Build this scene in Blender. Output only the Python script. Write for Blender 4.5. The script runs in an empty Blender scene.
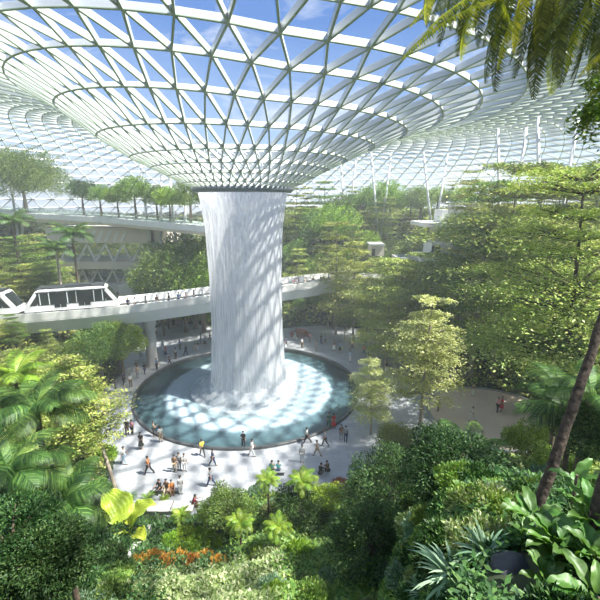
import bpy, math, random
import numpy as np
from mathutils import Vector, Matrix, Euler

# ---------------------------------------------------------------- camera
sc = bpy.context.scene
COL = sc.collection
F = 410.0; PITCH = math.radians(13.7); EYE = 23.0
cd = bpy.data.cameras.new('camera'); cam = bpy.data.objects.new('camera', cd); COL.objects.link(cam)
cd.sensor_width = 36.0; cd.lens = 36.0 * F / 600.0; cd.clip_start = 0.1; cd.clip_end = 1000
cam.location = (0, 0, EYE); cam.rotation_euler = (math.pi / 2 - PITCH, 0, 0)
sc.camera = cam
# ---------------------------------------------------------------- world sky
w = bpy.data.worlds.new('sky'); sc.world = w; w.use_nodes = True
nt = w.node_tree; nt.nodes.clear()
wo = nt.nodes.new('ShaderNodeOutputWorld'); bg = nt.nodes.new('ShaderNodeBackground')
tc = nt.nodes.new('ShaderNodeTexCoord'); sep = nt.nodes.new('ShaderNodeSeparateXYZ')
nt.links.new(tc.outputs['Generated'], sep.inputs[0])
rmp = nt.nodes.new('ShaderNodeValToRGB'); nt.links.new(sep.outputs['Z'], rmp.inputs[0])
e = rmp.color_ramp.elements
e[0].position = 0.0; e[0].color = (0.72, 0.80, 0.90, 1)
e[1].position = 0.75; e[1].color = (0.07, 0.20, 0.60, 1)
e2 = e.new(0.12); e2.color = (0.40, 0.58, 0.88, 1)
e3 = e.new(0.35); e3.color = (0.09, 0.24, 0.62, 1)
mp = nt.nodes.new('ShaderNodeMapping'); mp.inputs['Scale'].default_value = (1, 1, 2.6)
nt.links.new(tc.outputs['Generated'], mp.inputs[0])
nz = nt.nodes.new('ShaderNodeTexNoise'); nz.inputs['Scale'].default_value = 3.2; nz.inputs['Detail'].default_value = 8
nz.inputs['Roughness'].default_value = 0.62; nz.inputs['Distortion'].default_value = 0.6
nt.links.new(mp.outputs[0], nz.inputs['Vector'])
cr = nt.nodes.new('ShaderNodeValToRGB'); cr.color_ramp.elements[0].position = 0.53; cr.color_ramp.elements[1].position = 0.80
nt.links.new(nz.outputs[0], cr.inputs[0])
mx = nt.nodes.new('ShaderNodeMix'); mx.data_type = 'RGBA'
nt.links.new(cr.outputs[0], mx.inputs[0]); nt.links.new(rmp.outputs[0], mx.inputs[6])
mx.inputs[7].default_value = (0.95, 0.97, 1.0, 1)
nt.links.new(mx.outputs[2], bg.inputs[0]); bg.inputs[1].default_value = 0.95
nt.links.new(bg.outputs[0], wo.inputs[0])
# ---------------------------------------------------------------- sun
sd = bpy.data.lights.new('sun', 'SUN'); sd.energy = 12.5; sd.angle = 0.021; sd.color = (1.0, 0.95, 0.85)
sun = bpy.data.objects.new('sun', sd); COL.objects.link(sun)
SUN_DIR = Vector((0.54, -0.12, 0.84)).normalized()          # towards the sun
sun.rotation_euler = SUN_DIR.to_track_quat('Z', 'Y').to_euler()
sc.view_settings.view_transform = 'Standard'; sc.view_settings.look = 'None'
sc.view_settings.exposure = 0.32; sc.view_settings.gamma = 1.0; sc.view_settings.use_curve_mapping = False
cy = sc.cycles
cy.max_bounces = 6; cy.diffuse_bounces = 3; cy.glossy_bounces = 2; cy.transmission_bounces = 4
cy.transparent_max_bounces = 20; cy.volume_bounces = 1; cy.use_denoising = True
cy.caustics_reflective = False; cy.caustics_refractive = False; cy.sample_clamp_indirect = 6.0

# ---------------------------------------------------------------- view helpers (placing things on the real ground)
CP, SP = math.cos(PITCH), math.sin(PITCH)
def ray(px, py):
    u = px - 300.0; v = 300.0 - py
    return Vector((u, F * CP + v * SP, v * CP - F * SP))
def at_z(px, py, z):
    r = ray(px, py); s = (z - EYE) / r.z
    return Vector((r.x * s, r.y * s, z))
def at_y(px, py, Y):
    r = ray(px, py); s = Y / r.y
    return Vector((r.x * s, Y, EYE + r.z * s))
def proj(p):
    d = p[1] * CP - (p[2] - EYE) * SP; v = p[1] * SP + (p[2] - EYE) * CP
    return 300 + F * p[0] / d, 300 - F * v / d

# ---------------------------------------------------------------- object helpers
ORD = ['first', 'second', 'third', 'fourth', 'fifth', 'sixth', 'seventh', 'eighth', 'ninth', 'tenth', 'eleventh', 'twelfth',
       'thirteenth', 'fourteenth', 'fifteenth', 'sixteenth', 'seventeenth', 'eighteenth', 'nineteenth', 'twentieth']
def tag(o, label=None, cat=None, group=None, kind=None):
    if label: o['label'] = label
    if cat: o['category'] = cat
    if group: o['group'] = group
    if kind: o['kind'] = kind
    return o
def empty(name, loc=(0, 0, 0), rz=0.0, s=1.0):
    o = bpy.data.objects.new(name, None); COL.objects.link(o); o.empty_display_size = 0.2
    o.location = loc; o.rotation_euler = (0, 0, rz); o.scale = (s, s, s); return o
def link(name, me, parent=None, mat=None):
    o = bpy.data.objects.new(name, me); COL.objects.link(o)
    if mat is not None and len(me.materials) == 0: me.materials.append(mat)
    if parent is not None: o.parent = parent
    return o
def mesh_np(name, V, Q, mat=None, smooth=False):
    """V (n,3); Q (m,k) constant k"""
    V = np.asarray(V, dtype=np.float32); Q = np.asarray(Q, dtype=np.int32)
    me = bpy.data.meshes.new(name); k = Q.shape[1]; m = Q.shape[0]
    me.vertices.add(len(V)); me.vertices.foreach_set('co', V.ravel())
    me.loops.add(m * k); me.loops.foreach_set('vertex_index', Q.ravel())
    me.polygons.add(m); me.polygons.foreach_set('loop_start', np.arange(0, m * k, k, dtype=np.int32))
    me.polygons.foreach_set('loop_total', np.full(m, k, dtype=np.int32))
    if smooth: me.polygons.foreach_set('use_smooth', np.ones(m, dtype=bool))
    if mat is not None: me.materials.append(mat)
    me.update(calc_edges=True); me.validate()
    return me
class MB:
    def __init__(s): s.v = []; s.f = []
    def add(s, vs, fs):
        b = len(s.v); s.v += [tuple(v) for v in vs]; s.f += [tuple(i + b for i in f) for f in fs]
    def box(s, c, d, rz=0.0, M=None):
        x, y, z = d[0] / 2, d[1] / 2, d[2] / 2
        vs = [Vector((a, b, e)) for a in (-x, x) for b in (-y, y) for e in (-z, z)]
        R = M if M is not None else Matrix.Rotation(rz, 3, 'Z')
        vs = [R @ v + Vector(c) for v in vs]
        s.add(vs, [(0, 1, 3, 2), (4, 6, 7, 5), (0, 4, 5, 1), (2, 3, 7, 6), (0, 2, 6, 4), (1, 5, 7, 3)])
    def beam(s, a, b, wd, ht, up=Vector((0, 0, 1)), off=0.0):
        a = Vector(a); b = Vector(b); d = b - a
        if d.length < 1e-6: return
        d.normalize(); sd_ = d.cross(up)
        if sd_.length < 1e-4: sd_ = d.cross(Vector((1, 0, 0)))
        sd_.normalize(); n = sd_.cross(d)
        vs = []
        for p in (a, b):
            for i, j in ((-1, -1), (1, -1), (1, 1), (-1, 1)):
                vs.append(p + sd_ * (i * wd / 2) + n * (j * ht / 2 + off))
        s.add(vs, [(0, 1, 5, 4), (1, 2, 6, 5), (2, 3, 7, 6), (3, 0, 4, 7), (0, 3, 2, 1), (4, 5, 6, 7)])
    def tube(s, pts, rad, n=8, cap=True):
        pts = [Vector(p) for p in pts]; b = len(s.v); prev = None
        for i, p in enumerate(pts):
            d = (pts[min(i + 1, len(pts) - 1)] - pts[max(i - 1, 0)]).normalized()
            if prev is None:
                u = d.cross(Vector((0, 0, 1))); u = d.cross(Vector((1, 0, 0))) if u.length < 0.05 else u
            else: u = prev - d * prev.dot(d)
            u.normalize(); prev = u; v = d.cross(u); r = rad[i] if hasattr(rad, '__len__') else rad
            for k in range(n):
                t = 2 * math.pi * k / n; s.v.append(tuple(p + u * (math.cos(t) * r) + v * (math.sin(t) * r)))
        for i in range(len(pts) - 1):
            for k in range(n):
                k2 = (k + 1) % n
                s.f.append((b + i * n + k, b + i * n + k2, b + (i + 1) * n + k2, b + (i + 1) * n + k))
        if cap:
            s.f.append(tuple(b + k for k in range(n))[::-1]); s.f.append(tuple(b + (len(pts) - 1) * n + k for k in range(n)))
    def lathe(s, prof, n=64, c=(0, 0), a0=0, a1=2 * math.pi, closed=True):
        b = len(s.v); m = len(prof); nn = n if closed else n + 1
        for k in range(nn):
            t = a0 + (a1 - a0) * k / n
            for r, z in prof: s.v.append((c[0] + r * math.cos(t), c[1] + r * math.sin(t), z))
        for k in range(n):
            k2 = (k + 1) % nn
            for i in range(m - 1): s.f.append((b + k * m + i, b + k2 * m + i, b + k2 * m + i + 1, b + k * m + i + 1))
    def mesh(s, name, mat=None, smooth=False):
        me = bpy.data.meshes.new(name); me.from_pydata(s.v, [], s.f); me.update()
        if mat is not None: me.materials.append(mat)
        if smooth: me.polygons.foreach_set('use_smooth', [True] * len(me.polygons))
        return me
    def build(s, name, mat=None, parent=None, smooth=False):
        return link(name, s.mesh(name, mat, smooth), parent)
def copy_tree(o, parent=None):
    c = o.copy(); COL.objects.link(c)
    if parent is not None: c.parent = parent
    for ch in list(KIDS.get(o.name, [])): 
        cc = copy_tree(ch, c); KIDS.setdefault(c.name, []).append(cc)
    return c
KIDS = {}

# ---------------------------------------------------------------- materials
def newmat(name):
    m = bpy.data.materials.new(name); m.use_nodes = True; t = m.node_tree; t.nodes.clear()
    out = t.nodes.new('ShaderNodeOutputMaterial'); return m, t, out
def principled(name, col, rough=0.6, metal=0.0, noise=0.0, nscale=2.0, bump=0.0, objcol=False, spec=0.5):
    m, t, out = newmat(name)
    p = t.nodes.new('ShaderNodeBsdfPrincipled'); t.links.new(p.outputs[0], out.inputs[0])
    p.inputs['Roughness'].default_value = rough; p.inputs['Metallic'].default_value = metal
    p.inputs['Specular IOR Level'].default_value = spec
    p.inputs['Base Color'].default_value = (*col, 1)
    if objcol:
        oi = t.nodes.new('ShaderNodeObjectInfo'); t.links.new(oi.outputs['Color'], p.inputs['Base Color'])
    if noise > 0 or bump > 0:
        c = t.nodes.new('ShaderNodeTexCoord')
        n = t.nodes.new('ShaderNodeTexNoise'); n.inputs['Scale'].default_value = nscale; n.inputs['Detail'].default_value = 6
        t.links.new(c.outputs['Object'], n.inputs['Vector'])
        if noise > 0:
            r = t.nodes.new('ShaderNodeValToRGB'); r.color_ramp.elements[0].position = 0.3; r.color_ramp.elements[1].position = 0.7
            r.color_ramp.elements[0].color = (*[max(0, x * (1 - noise)) for x in col], 1)
            r.color_ramp.elements[1].color = (*[min(1, x * (1 + noise)) for x in col], 1)
            t.links.new(n.outputs[0], r.inputs[0]); t.links.new(r.outputs[0], p.inputs['Base Color'])
        if bump > 0:
            b = t.nodes.new('ShaderNodeBump'); b.inputs['Strength'].default_value = bump; b.inputs['Distance'].default_value = 0.05
            t.links.new(n.outputs[0], b.inputs['Height']); t.links.new(b.outputs[0], p.inputs['Normal'])
    return m
def leafmat(name, cols, trans=0.38, gloss=0.06, objvar=0.25):
    m, t, out = newmat(name)
    g = t.nodes.new('ShaderNodeNewGeometry'); r = t.nodes.new('ShaderNodeValToRGB')
    el = r.color_ramp.elements
    for i, c in enumerate(cols):
        p = i / (len(cols) - 1)
        x = el[0] if i == 0 else (el[-1] if i == len(cols) - 1 else el.new(p))
        x.position = p; x.color = (*c, 1)
    t.links.new(g.outputs['Random Per Island'], r.inputs[0])
    oi = t.nodes.new('ShaderNodeObjectInfo')
    mr = t.nodes.new('ShaderNodeMapRange'); mr.inputs[3].default_value = 1 - objvar; mr.inputs[4].default_value = 1 + objvar
    t.links.new(oi.outputs['Random'], mr.inputs[0])
    hs = t.nodes.new('ShaderNodeHueSaturation'); t.links.new(r.outputs[0], hs.inputs['Color']); t.links.new(mr.outputs[0], hs.inputs['Value'])
    mr2 = t.nodes.new('ShaderNodeMapRange'); mr2.inputs[3].default_value = 0.485; mr2.inputs[4].default_value = 0.515
    mlt = t.nodes.new('ShaderNodeMath'); mlt.operation = 'MULTIPLY'; mlt.inputs[1].default_value = 7.31
    fr = t.nodes.new('ShaderNodeMath'); fr.operation = 'FRACT'
    t.links.new(oi.outputs['Random'], mlt.inputs[0]); t.links.new(mlt.outputs[0], fr.inputs[0]); t.links.new(fr.outputs[0], mr2.inputs[0])
    t.links.new(mr2.outputs[0], hs.inputs['Hue'])
    d = t.nodes.new('ShaderNodeBsdfDiffuse'); tr = t.nodes.new('ShaderNodeBsdfTranslucent'); gl = t.nodes.new('ShaderNodeBsdfGlossy')
    gl.inputs['Roughness'].default_value = 0.5; gl.inputs['Color'].default_value = (0.5, 0.55, 0.5, 1)
    t.links.new(hs.outputs[0], d.inputs[0])
    gm = t.nodes.new('ShaderNodeMix'); gm.data_type = 'RGBA'; gm.blend_type = 'MULTIPLY'; gm.inputs[0].default_value = 1
    t.links.new(hs.outputs[0], gm.inputs[6]); gm.inputs[7].default_value = (1.25, 1.3, 0.55, 1); t.links.new(gm.outputs[2], tr.inputs[0])
    a = t.nodes.new('ShaderNodeMixShader'); a.inputs[0].default_value = trans
    t.links.new(d.outputs[0], a.inputs[1]); t.links.new(tr.outputs[0], a.inputs[2])
    b = t.nodes.new('ShaderNodeMixShader'); b.inputs[0].default_value = gloss
    t.links.new(a.outputs[0], b.inputs[1]); t.links.new(gl.outputs[0], b.inputs[2]); t.links.new(b.outputs[0], out.inputs[0])
    return m
M = {}
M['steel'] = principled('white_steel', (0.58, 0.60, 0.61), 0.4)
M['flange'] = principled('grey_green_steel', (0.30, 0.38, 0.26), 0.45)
M['white'] = principled('white_panel', (0.78, 0.78, 0.76), 0.45, noise=0.05, nscale=0.6)
M['concrete'] = principled('pale_concrete', (0.60, 0.58, 0.55), 0.8, noise=0.10, nscale=0.8)
M['beige'] = principled('beige_panel', (0.70, 0.64, 0.54), 0.6, noise=0.05, nscale=0.5)
M['dark'] = principled('dark_metal', (0.05, 0.055, 0.06), 0.4)
M['curb'] = principled('dark_stone', (0.07, 0.075, 0.08), 0.35, noise=0.2)
M['curbtop'] = principled('grey_stone', (0.33, 0.34, 0.35), 0.4, noise=0.15)
M['winglass'] = principled('tinted_glass', (0.02, 0.025, 0.025), 0.2, spec=0.3)
M['orange'] = principled('orange_panel', (0.55, 0.28, 0.08), 0.6)
M['bark'] = principled('bark', (0.16, 0.12, 0.085), 0.9, noise=0.5, nscale=6, bump=0.8)
M['palebark'] = principled('pale_bark', (0.34, 0.29, 0.23), 0.9, noise=0.3, nscale=5, bump=0.4)
M['darkbark'] = principled('rough_dark_bark', (0.065, 0.048, 0.035), 0.95, noise=0.6, nscale=9, bump=1.0)
M['soil'] = principled('dark_green_soil', (0.035, 0.05, 0.02), 0.95, noise=0.4, nscale=0.7, bump=0.5)
M['stone'] = principled('charcoal_rock', (0.045, 0.05, 0.058), 0.75, noise=0.3, nscale=3, bump=0.6)
M['skin'] = principled('skin', (0.45, 0.27, 0.19), 0.6)
M['cloth'] = principled('cloth', (0.5, 0.5, 0.5), 0.85, objcol=True)
M['hair'] = principled('dark_hair', (0.015, 0.012, 0.01), 0.5)
M['tan'] = principled('tan_deck', (0.74, 0.60, 0.50), 0.7, noise=0.06, nscale=0.5)
M['L_lay'] = leafmat('layered_tree_leaf', [(0.15, 0.23, 0.04), (0.28, 0.38, 0.07), (0.42, 0.47, 0.12), (0.56, 0.52, 0.20)], 0.22)
M['L_pale'] = leafmat('pale_tree_leaf', [(0.34, 0.40, 0.13), (0.50, 0.54, 0.22), (0.62, 0.62, 0.34)], 0.35)
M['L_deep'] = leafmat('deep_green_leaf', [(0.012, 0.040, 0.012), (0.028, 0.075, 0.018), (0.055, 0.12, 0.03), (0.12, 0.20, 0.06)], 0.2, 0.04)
M['L_mid'] = leafmat('mid_green_leaf', [(0.09, 0.19, 0.03), (0.17, 0.30, 0.06), (0.30, 0.38, 0.08)], 0.28)
M['L_bright'] = leafmat('bright_green_leaf', [(0.12, 0.22, 0.02), (0.24, 0.38, 0.03), (0.38, 0.50, 0.06)], 0.4)
M['L_palm'] = leafmat('palm_leaf', [(0.03, 0.08, 0.02), (0.07, 0.15, 0.03), (0.17, 0.28, 0.06)], 0.35, 0.05)
M['L_lime'] = leafmat('lime_leaf', [(0.42, 0.55, 0.05), (0.60, 0.70, 0.08)], 0.5, 0.10, 0.1)
M['L_orange'] = leafmat('orange_croton_leaf', [(0.55, 0.18, 0.04), (0.65, 0.33, 0.06), (0.45, 0.35, 0.08)], 0.3)
M['L_red'] = leafmat('red_flower', [(0.50, 0.06, 0.08), (0.60, 0.16, 0.18), (0.20, 0.20, 0.06)], 0.3)
M['L_cream'] = leafmat('variegated_leaf', [(0.10, 0.18, 0.04), (0.28, 0.38, 0.12), (0.60, 0.62, 0.38)], 0.3)
M['L_blue'] = leafmat('silver_green_leaf', [(0.10, 0.19, 0.11), (0.20, 0.32, 0.20), (0.35, 0.46, 0.30)], 0.3, 0.04)
M['L_big'] = leafmat('broad_leaf', [(0.04, 0.11, 0.015), (0.09, 0.20, 0.03)], 0.35, 0.08, 0.3)
M['L_gold'] = leafmat('golden_frond', [(0.22, 0.28, 0.02), (0.45, 0.46, 0.04), (0.60, 0.55, 0.06)], 0.55, 0.05, 0.1)
M['L_olive'] = leafmat('olive_frond', [(0.05, 0.07, 0.01), (0.10, 0.12, 0.02), (0.17, 0.19, 0.03)], 0.35, 0.05, 0.1)

# glass of the roof
def roofglass(name, f):
    m, t, out = newmat(name)
    tr = t.nodes.new('ShaderNodeBsdfTransparent'); tr.inputs[0].default_value = (0.93, 0.96, 0.98, 1)
    df = t.nodes.new('ShaderNodeBsdfTranslucent'); df.inputs[0].default_value = (0.9, 0.95, 1, 1)
    d2 = t.nodes.new('ShaderNodeBsdfDiffuse'); d2.inputs[0].default_value = (0.9, 0.95, 1, 1)
    ad = t.nodes.new('ShaderNodeMixShader'); ad.inputs[0].default_value = 0.5
    t.links.new(df.outputs[0], ad.inputs[1]); t.links.new(d2.outputs[0], ad.inputs[2])
    ms = t.nodes.new('ShaderNodeMixShader'); ms.inputs[0].default_value = f
    t.links.new(tr.outputs[0], ms.inputs[1]); t.links.new(ad.outputs[0], ms.inputs[2]); t.links.new(ms.outputs[0], out.inputs[0])
    return m
M['glass'] = roofglass('roof_glass', 0.05); M['frit'] = roofglass('fritted_roof_glass', 0.13)
# clear panel glass
m, t, out = newmat('clear_glass'); M['clear'] = m
tr = t.nodes.new('ShaderNodeBsdfTransparent'); tr.inputs[0].default_value = (0.85, 0.92, 0.9, 1)
gl = t.nodes.new('ShaderNodeBsdfGlossy'); gl.inputs['Roughness'].default_value = 0.1
ms = t.nodes.new('ShaderNodeMixShader'); ms.inputs[0].default_value = 0.25
t.links.new(tr.outputs[0], ms.inputs[1]); t.links.new(gl.outputs[0], ms.inputs[2]); t.links.new(ms.outputs[0], out.inputs[0])
def falling(name, lo, hi, sx, sz):
    m, t, out = newmat(name)
    c = t.nodes.new('ShaderNodeTexCoord'); mp = t.nodes.new('ShaderNodeMapping'); mp.inputs['Scale'].default_value = (sx, sx, sz)
    t.links.new(c.outputs['Object'], mp.inputs[0])
    n = t.nodes.new('ShaderNodeTexNoise'); n.inputs['Scale'].default_value = 1; n.inputs['Detail'].default_value = 6; n.inputs['Roughness'].default_value = 0.6
    t.links.new(mp.outputs[0], n.inputs['Vector'])
    r = t.nodes.new('ShaderNodeMapRange'); r.inputs[1].default_value = 0.32; r.inputs[2].default_value = 0.62
    r.inputs[3].default_value = lo; r.inputs[4].default_value = hi; t.links.new(n.outputs[0], r.inputs[0])
    tr = t.nodes.new('ShaderNodeBsdfTransparent')
    a = t.nodes.new('ShaderNodeBsdfDiffuse'); a.inputs[0].default_value = (0.76, 0.78, 0.82, 1)
    b = t.nodes.new('ShaderNodeBsdfTranslucent'); b.inputs[0].default_value = (0.76, 0.78, 0.82, 1)
    ab = t.nodes.new('ShaderNodeMixShader'); ab.inputs[0].default_value = 0.5
    t.links.new(a.outputs[0], ab.inputs[1]); t.links.new(b.outputs[0], ab.inputs[2])
    ms = t.nodes.new('ShaderNodeMixShader'); t.links.new(r.outputs[0], ms.inputs[0])
    t.links.new(tr.outputs[0], ms.inputs[1]); t.links.new(ab.outputs[0], ms.inputs[2]); t.links.new(ms.outputs[0], out.inputs[0])
    return m
M['fall'] = falling('falling_water', 0.40, 0.97, 5.0, 0.13)
M['fall_in'] = falling('falling_water_inner', 0.25, 0.8, 4.0, 0.3)
M['spray'] = falling('spray', 0.05, 0.5, 1.2, 0.8)
# pool water
m, t, out = newmat('pool_water'); M['water'] = m
c = t.nodes.new('ShaderNodeTexCoord'); n = t.nodes.new('ShaderNodeTexNoise'); n.inputs['Scale'].default_value = 1.6; n.inputs['Detail'].default_value = 5
t.links.new(c.outputs['Object'], n.inputs['Vector'])
wv = t.nodes.new('ShaderNodeTexWave'); wv.wave_type = 'RINGS'; wv.rings_direction = 'SPHERICAL'; wv.inputs['Scale'].default_value = 0.5
wv.inputs['Distortion'].default_value = 3.0; wv.inputs['Detail'].default_value = 3; wv.inputs['Detail Scale'].default_value = 1.2
t.links.new(c.outputs['Object'], wv.inputs['Vector'])
am = t.nodes.new('ShaderNodeMath'); am.operation = 'ADD'; t.links.new(n.outputs[0], am.inputs[0]); t.links.new(wv.outputs['Fac'], am.inputs[1])
bp = t.nodes.new('ShaderNodeBump'); bp.inputs['Strength'].default_value = 0.16; bp.inputs['Distance'].default_value = 0.12
t.links.new(am.outputs[0], bp.inputs['Height'])
fn = t.nodes.new('ShaderNodeFresnel'); fn.inputs[0].default_value = 1.45; t.links.new(bp.outputs[0], fn.inputs['Normal'])
tr = t.nodes.new('ShaderNodeBsdfTransparent'); tr.inputs[0].default_value = (0.85, 0.90, 0.92, 1)
gl = t.nodes.new('ShaderNodeBsdfGlossy'); gl.inputs['Roughness'].default_value = 0.12; t.links.new(bp.outputs[0], gl.inputs['Normal'])
ms = t.nodes.new('ShaderNodeMixShader'); t.links.new(fn.outputs[0], ms.inputs[0])
t.links.new(tr.outputs[0], ms.inputs[1]); t.links.new(gl.outputs[0], ms.inputs[2]); t.links.new(ms.outputs[0], out.inputs[0])
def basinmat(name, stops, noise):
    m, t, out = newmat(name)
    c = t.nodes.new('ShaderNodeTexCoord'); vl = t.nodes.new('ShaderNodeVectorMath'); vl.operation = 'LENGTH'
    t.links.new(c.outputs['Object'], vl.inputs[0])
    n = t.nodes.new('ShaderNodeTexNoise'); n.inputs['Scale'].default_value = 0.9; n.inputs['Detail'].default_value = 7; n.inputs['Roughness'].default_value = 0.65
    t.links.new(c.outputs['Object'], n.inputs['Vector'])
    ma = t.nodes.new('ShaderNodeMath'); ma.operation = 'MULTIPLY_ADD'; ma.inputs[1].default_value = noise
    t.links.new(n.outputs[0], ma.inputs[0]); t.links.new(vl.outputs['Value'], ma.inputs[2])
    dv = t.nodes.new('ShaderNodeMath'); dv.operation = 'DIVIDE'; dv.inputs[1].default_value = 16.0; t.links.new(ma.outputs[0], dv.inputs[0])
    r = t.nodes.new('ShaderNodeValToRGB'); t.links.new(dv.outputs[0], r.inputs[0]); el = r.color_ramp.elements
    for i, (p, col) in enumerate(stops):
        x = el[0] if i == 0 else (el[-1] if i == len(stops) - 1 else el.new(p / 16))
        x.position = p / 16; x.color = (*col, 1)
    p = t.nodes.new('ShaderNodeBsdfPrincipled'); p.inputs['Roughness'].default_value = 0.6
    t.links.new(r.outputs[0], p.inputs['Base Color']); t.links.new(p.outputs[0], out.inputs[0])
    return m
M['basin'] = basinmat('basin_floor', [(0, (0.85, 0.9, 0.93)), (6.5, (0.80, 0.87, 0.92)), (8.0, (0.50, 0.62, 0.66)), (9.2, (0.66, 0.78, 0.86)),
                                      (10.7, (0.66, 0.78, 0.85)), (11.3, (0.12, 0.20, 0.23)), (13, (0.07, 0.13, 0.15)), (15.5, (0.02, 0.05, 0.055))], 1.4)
# plaza paving: pale stone slabs with joints
m, t, out = newmat('plaza_paving'); M['paving'] = m
c = t.nodes.new('ShaderNodeTexCoord'); b = t.nodes.new('ShaderNodeTexBrick'); b.inputs['Scale'].default_value = 1.0
b.inputs['Brick Width'].default_value = 1.2; b.inputs['Row Height'].default_value = 0.6; b.inputs['Mortar Size'].default_value = 0.012
b.inputs['Color1'].default_value = (0.42, 0.435, 0.46, 1); b.inputs['Color2'].default_value = (0.34, 0.355, 0.38, 1); b.inputs['Mortar'].default_value = (0.28, 0.29, 0.30, 1)
t.links.new(c.outputs['Object'], b.inputs['Vector'])
p = t.nodes.new('ShaderNodeBsdfPrincipled'); p.inputs['Roughness'].default_value = 0.45
t.links.new(b.outputs[0], p.inputs['Base Color']); t.links.new(p.outputs[0], out.inputs[0])
# haze
m, t, out = newmat('damp_haze'); M['haze'] = m
vs = t.nodes.new('ShaderNodeVolumeScatter'); vs.inputs['Color'].default_value = (0.93, 0.97, 1.0, 1)
vs.inputs['Density'].default_value = 0.0020; vs.inputs['Anisotropy'].default_value = 0.3
t.links.new(vs.outputs[0], out.inputs['Volume'])

# ---------------------------------------------------------------- terrain
AX = Vector((-6.45, 48.1, 0))
PLAZA = [(-6.5, 48, 18.2), (-21, 67, 8), (4, 60, 14), (20, 40.5, 7.5), (12, 42, 8), (-9.5, 33.5, 7.5), (0, 36, 8), (-15, 60, 12), (-34, 76, 7)]
def plaza_d(x, y):
    return np.min([np.hypot(x - a, y - b) - r for a, b, r in PLAZA], axis=0)
def sst(a, b, x):
    t_ = np.clip((x - a) / (b - a), 0, 1); return t_ * t_ * (3 - 2 * t_)
def T(x, y):
    x = np.asarray(x, float); y = np.asarray(y, float)
    d = np.maximum(plaza_d(x, y), 0)
    far = sst(25, 50, y)
    slope = 0.50 + 0.12 * far + 0.10 * sst(-5, -20, x)
    z = np.minimum(slope * d, 19.3)
    z = z + 0.5 * np.sin(x * 0.35) * np.cos(y * 0.31) * np.minimum(d / 6, 1) * (z < 19)
    wgt = sst(0.16, 0.48, x / np.maximum(y, 1.0)) * sst(45, 25, y)
    h2 = 20.6 - 0.62 * np.hypot(x - 4.0, y - 1.5)
    h2 = np.minimum(h2, 1.1 * d)
    z = z * (1 - wgt) + np.maximum(h2, z) * wgt
    # terraces
    st = 1.9; k = np.floor(z / st); f = z / st - k
    zt = (k + sst(0.35, 1.0, f)) * st
    return np.where(d > 0, z * 0.35 + zt * 0.65, 0.0)
def Tz(x, y): return float(T(x, y))
def on_ground(px, py):
    r = ray(px, py); r = r / r.y; Y = 1.5
    while Y < 130:
        if EYE + r.z * Y <= Tz(r.x * Y, Y): return Vector((r.x * Y, Y, Tz(r.x * Y, Y)))
        Y += 0.1 + Y * 0.003
    return Vector((r.x * Y, Y, Tz(r.x * Y, Y)))
gx = np.concatenate([np.arange(-120, -60, 3.0), np.arange(-60, -10, 1.0), np.arange(-10, 14, 0.5), np.arange(14, 60, 1.0), np.arange(60, 121, 3.0)])
gy = np.concatenate([np.arange(-6, 30, 0.5), np.arange(30, 90, 1.0), np.arange(90, 136, 2.5)])
XX, YY = np.meshgrid(gx, gy); ZZ = T(XX, YY)
ZZ = np.where(plaza_d(XX, YY) <= 0, -0.06, ZZ)
# the pit of the basin
nx, ny = len(gx), len(gy); idx = np.arange(nx * ny).reshape(ny, nx)
Q = np.stack([idx[:-1, :-1], idx[:-1, 1:], idx[1:, 1:], idx[1:, :-1]], -1).reshape(-1, 4)
cx = XX.ravel()[Q].mean(1); cyy = YY.ravel()[Q].mean(1)
Q = Q[np.hypot(cx - AX.x, cyy - AX.y) > 14.7]
ter = link('ground', mesh_np('ground', np.stack([XX.ravel(), YY.ravel(), ZZ.ravel()], 1), Q, M['soil'], True))
tag(ter, kind='structure')
# plaza floor: a polar grid with a hole for the pool
V = []; Qs = []; NA = 180; rs = [13.6, 14.2, 15, 16, 17, 18, 19, 20, 21, 22, 24, 26, 28, 30, 33, 36, 40]
for k in range(NA):
    t_ = 2 * math.pi * k / NA
    for r_ in rs: V.append((r_ * math.cos(t_), r_ * math.sin(t_), 0.0))
n_ = len(rs)
for k in range(NA):
    k2 = (k + 1) % NA
    for i in range(n_ - 1):
        q = (k * n_ + i, k * n_ + i + 1, k2 * n_ + i + 1, k2 * n_ + i)
        c_ = np.mean([V[j] for j in q], axis=0)
        if plaza_d(c_[0] + AX.x, c_[1] + AX.y) < 1.2: Qs.append(q)
fl = link('floor', mesh_np('floor', V, Qs, M['paving'])); fl.location = (AX.x, AX.y, 0); tag(fl, kind='structure')

# ---------------------------------------------------------------- roof
RP = [(4.6, .9), (5.6, 1.35), (6.7, 1.8), (8.1, 2.5), (9.7, 3.3), (11.7, 4.2), (14.5, 5.5), (17.7, 6.7), (21, 7.8), (24.2, 8.5), (27.5, 9.0), (32, 9.6),
      (38, 10.2), (46, 10.6), (54, 10.1), (60, 8.8), (66, 6.4), (71, 3.2), (75, -0.5), (78, -4.0), (80, -6)]
RPx = np.array([a for a, b in RP]); RPz = np.array([b for a, b in RP])
def roof_pt(r, ph):
    h = float(np.interp(r, RPx, RPz))
    lf = max(0.0, math.cos(ph - math.radians(195)))
    f = 1 + 0.40 * float(sst(11, 20, r)) * lf * float(1 - 0.6 * sst(46, 74, r))
    return Vector((AX.x + r * math.cos(ph), AX.y + r * math.sin(ph), EYE + 1.3 + (h - 1.3) * f))
ringsr = [5.6, 6.7, 8.1, 9.7, 11.7, 14.5, 17.7, 21, 24.2, 27.5, 30, 32.5, 35, 37.6, 40.2, 42.8, 45.4, 48, 50.6, 53.2, 55.8, 58.4, 61, 63.5, 66, 68.2, 70.3, 72.3, 74.2, 76, 77.6]
N0 = 56; nodes = []; cnt = []
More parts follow.
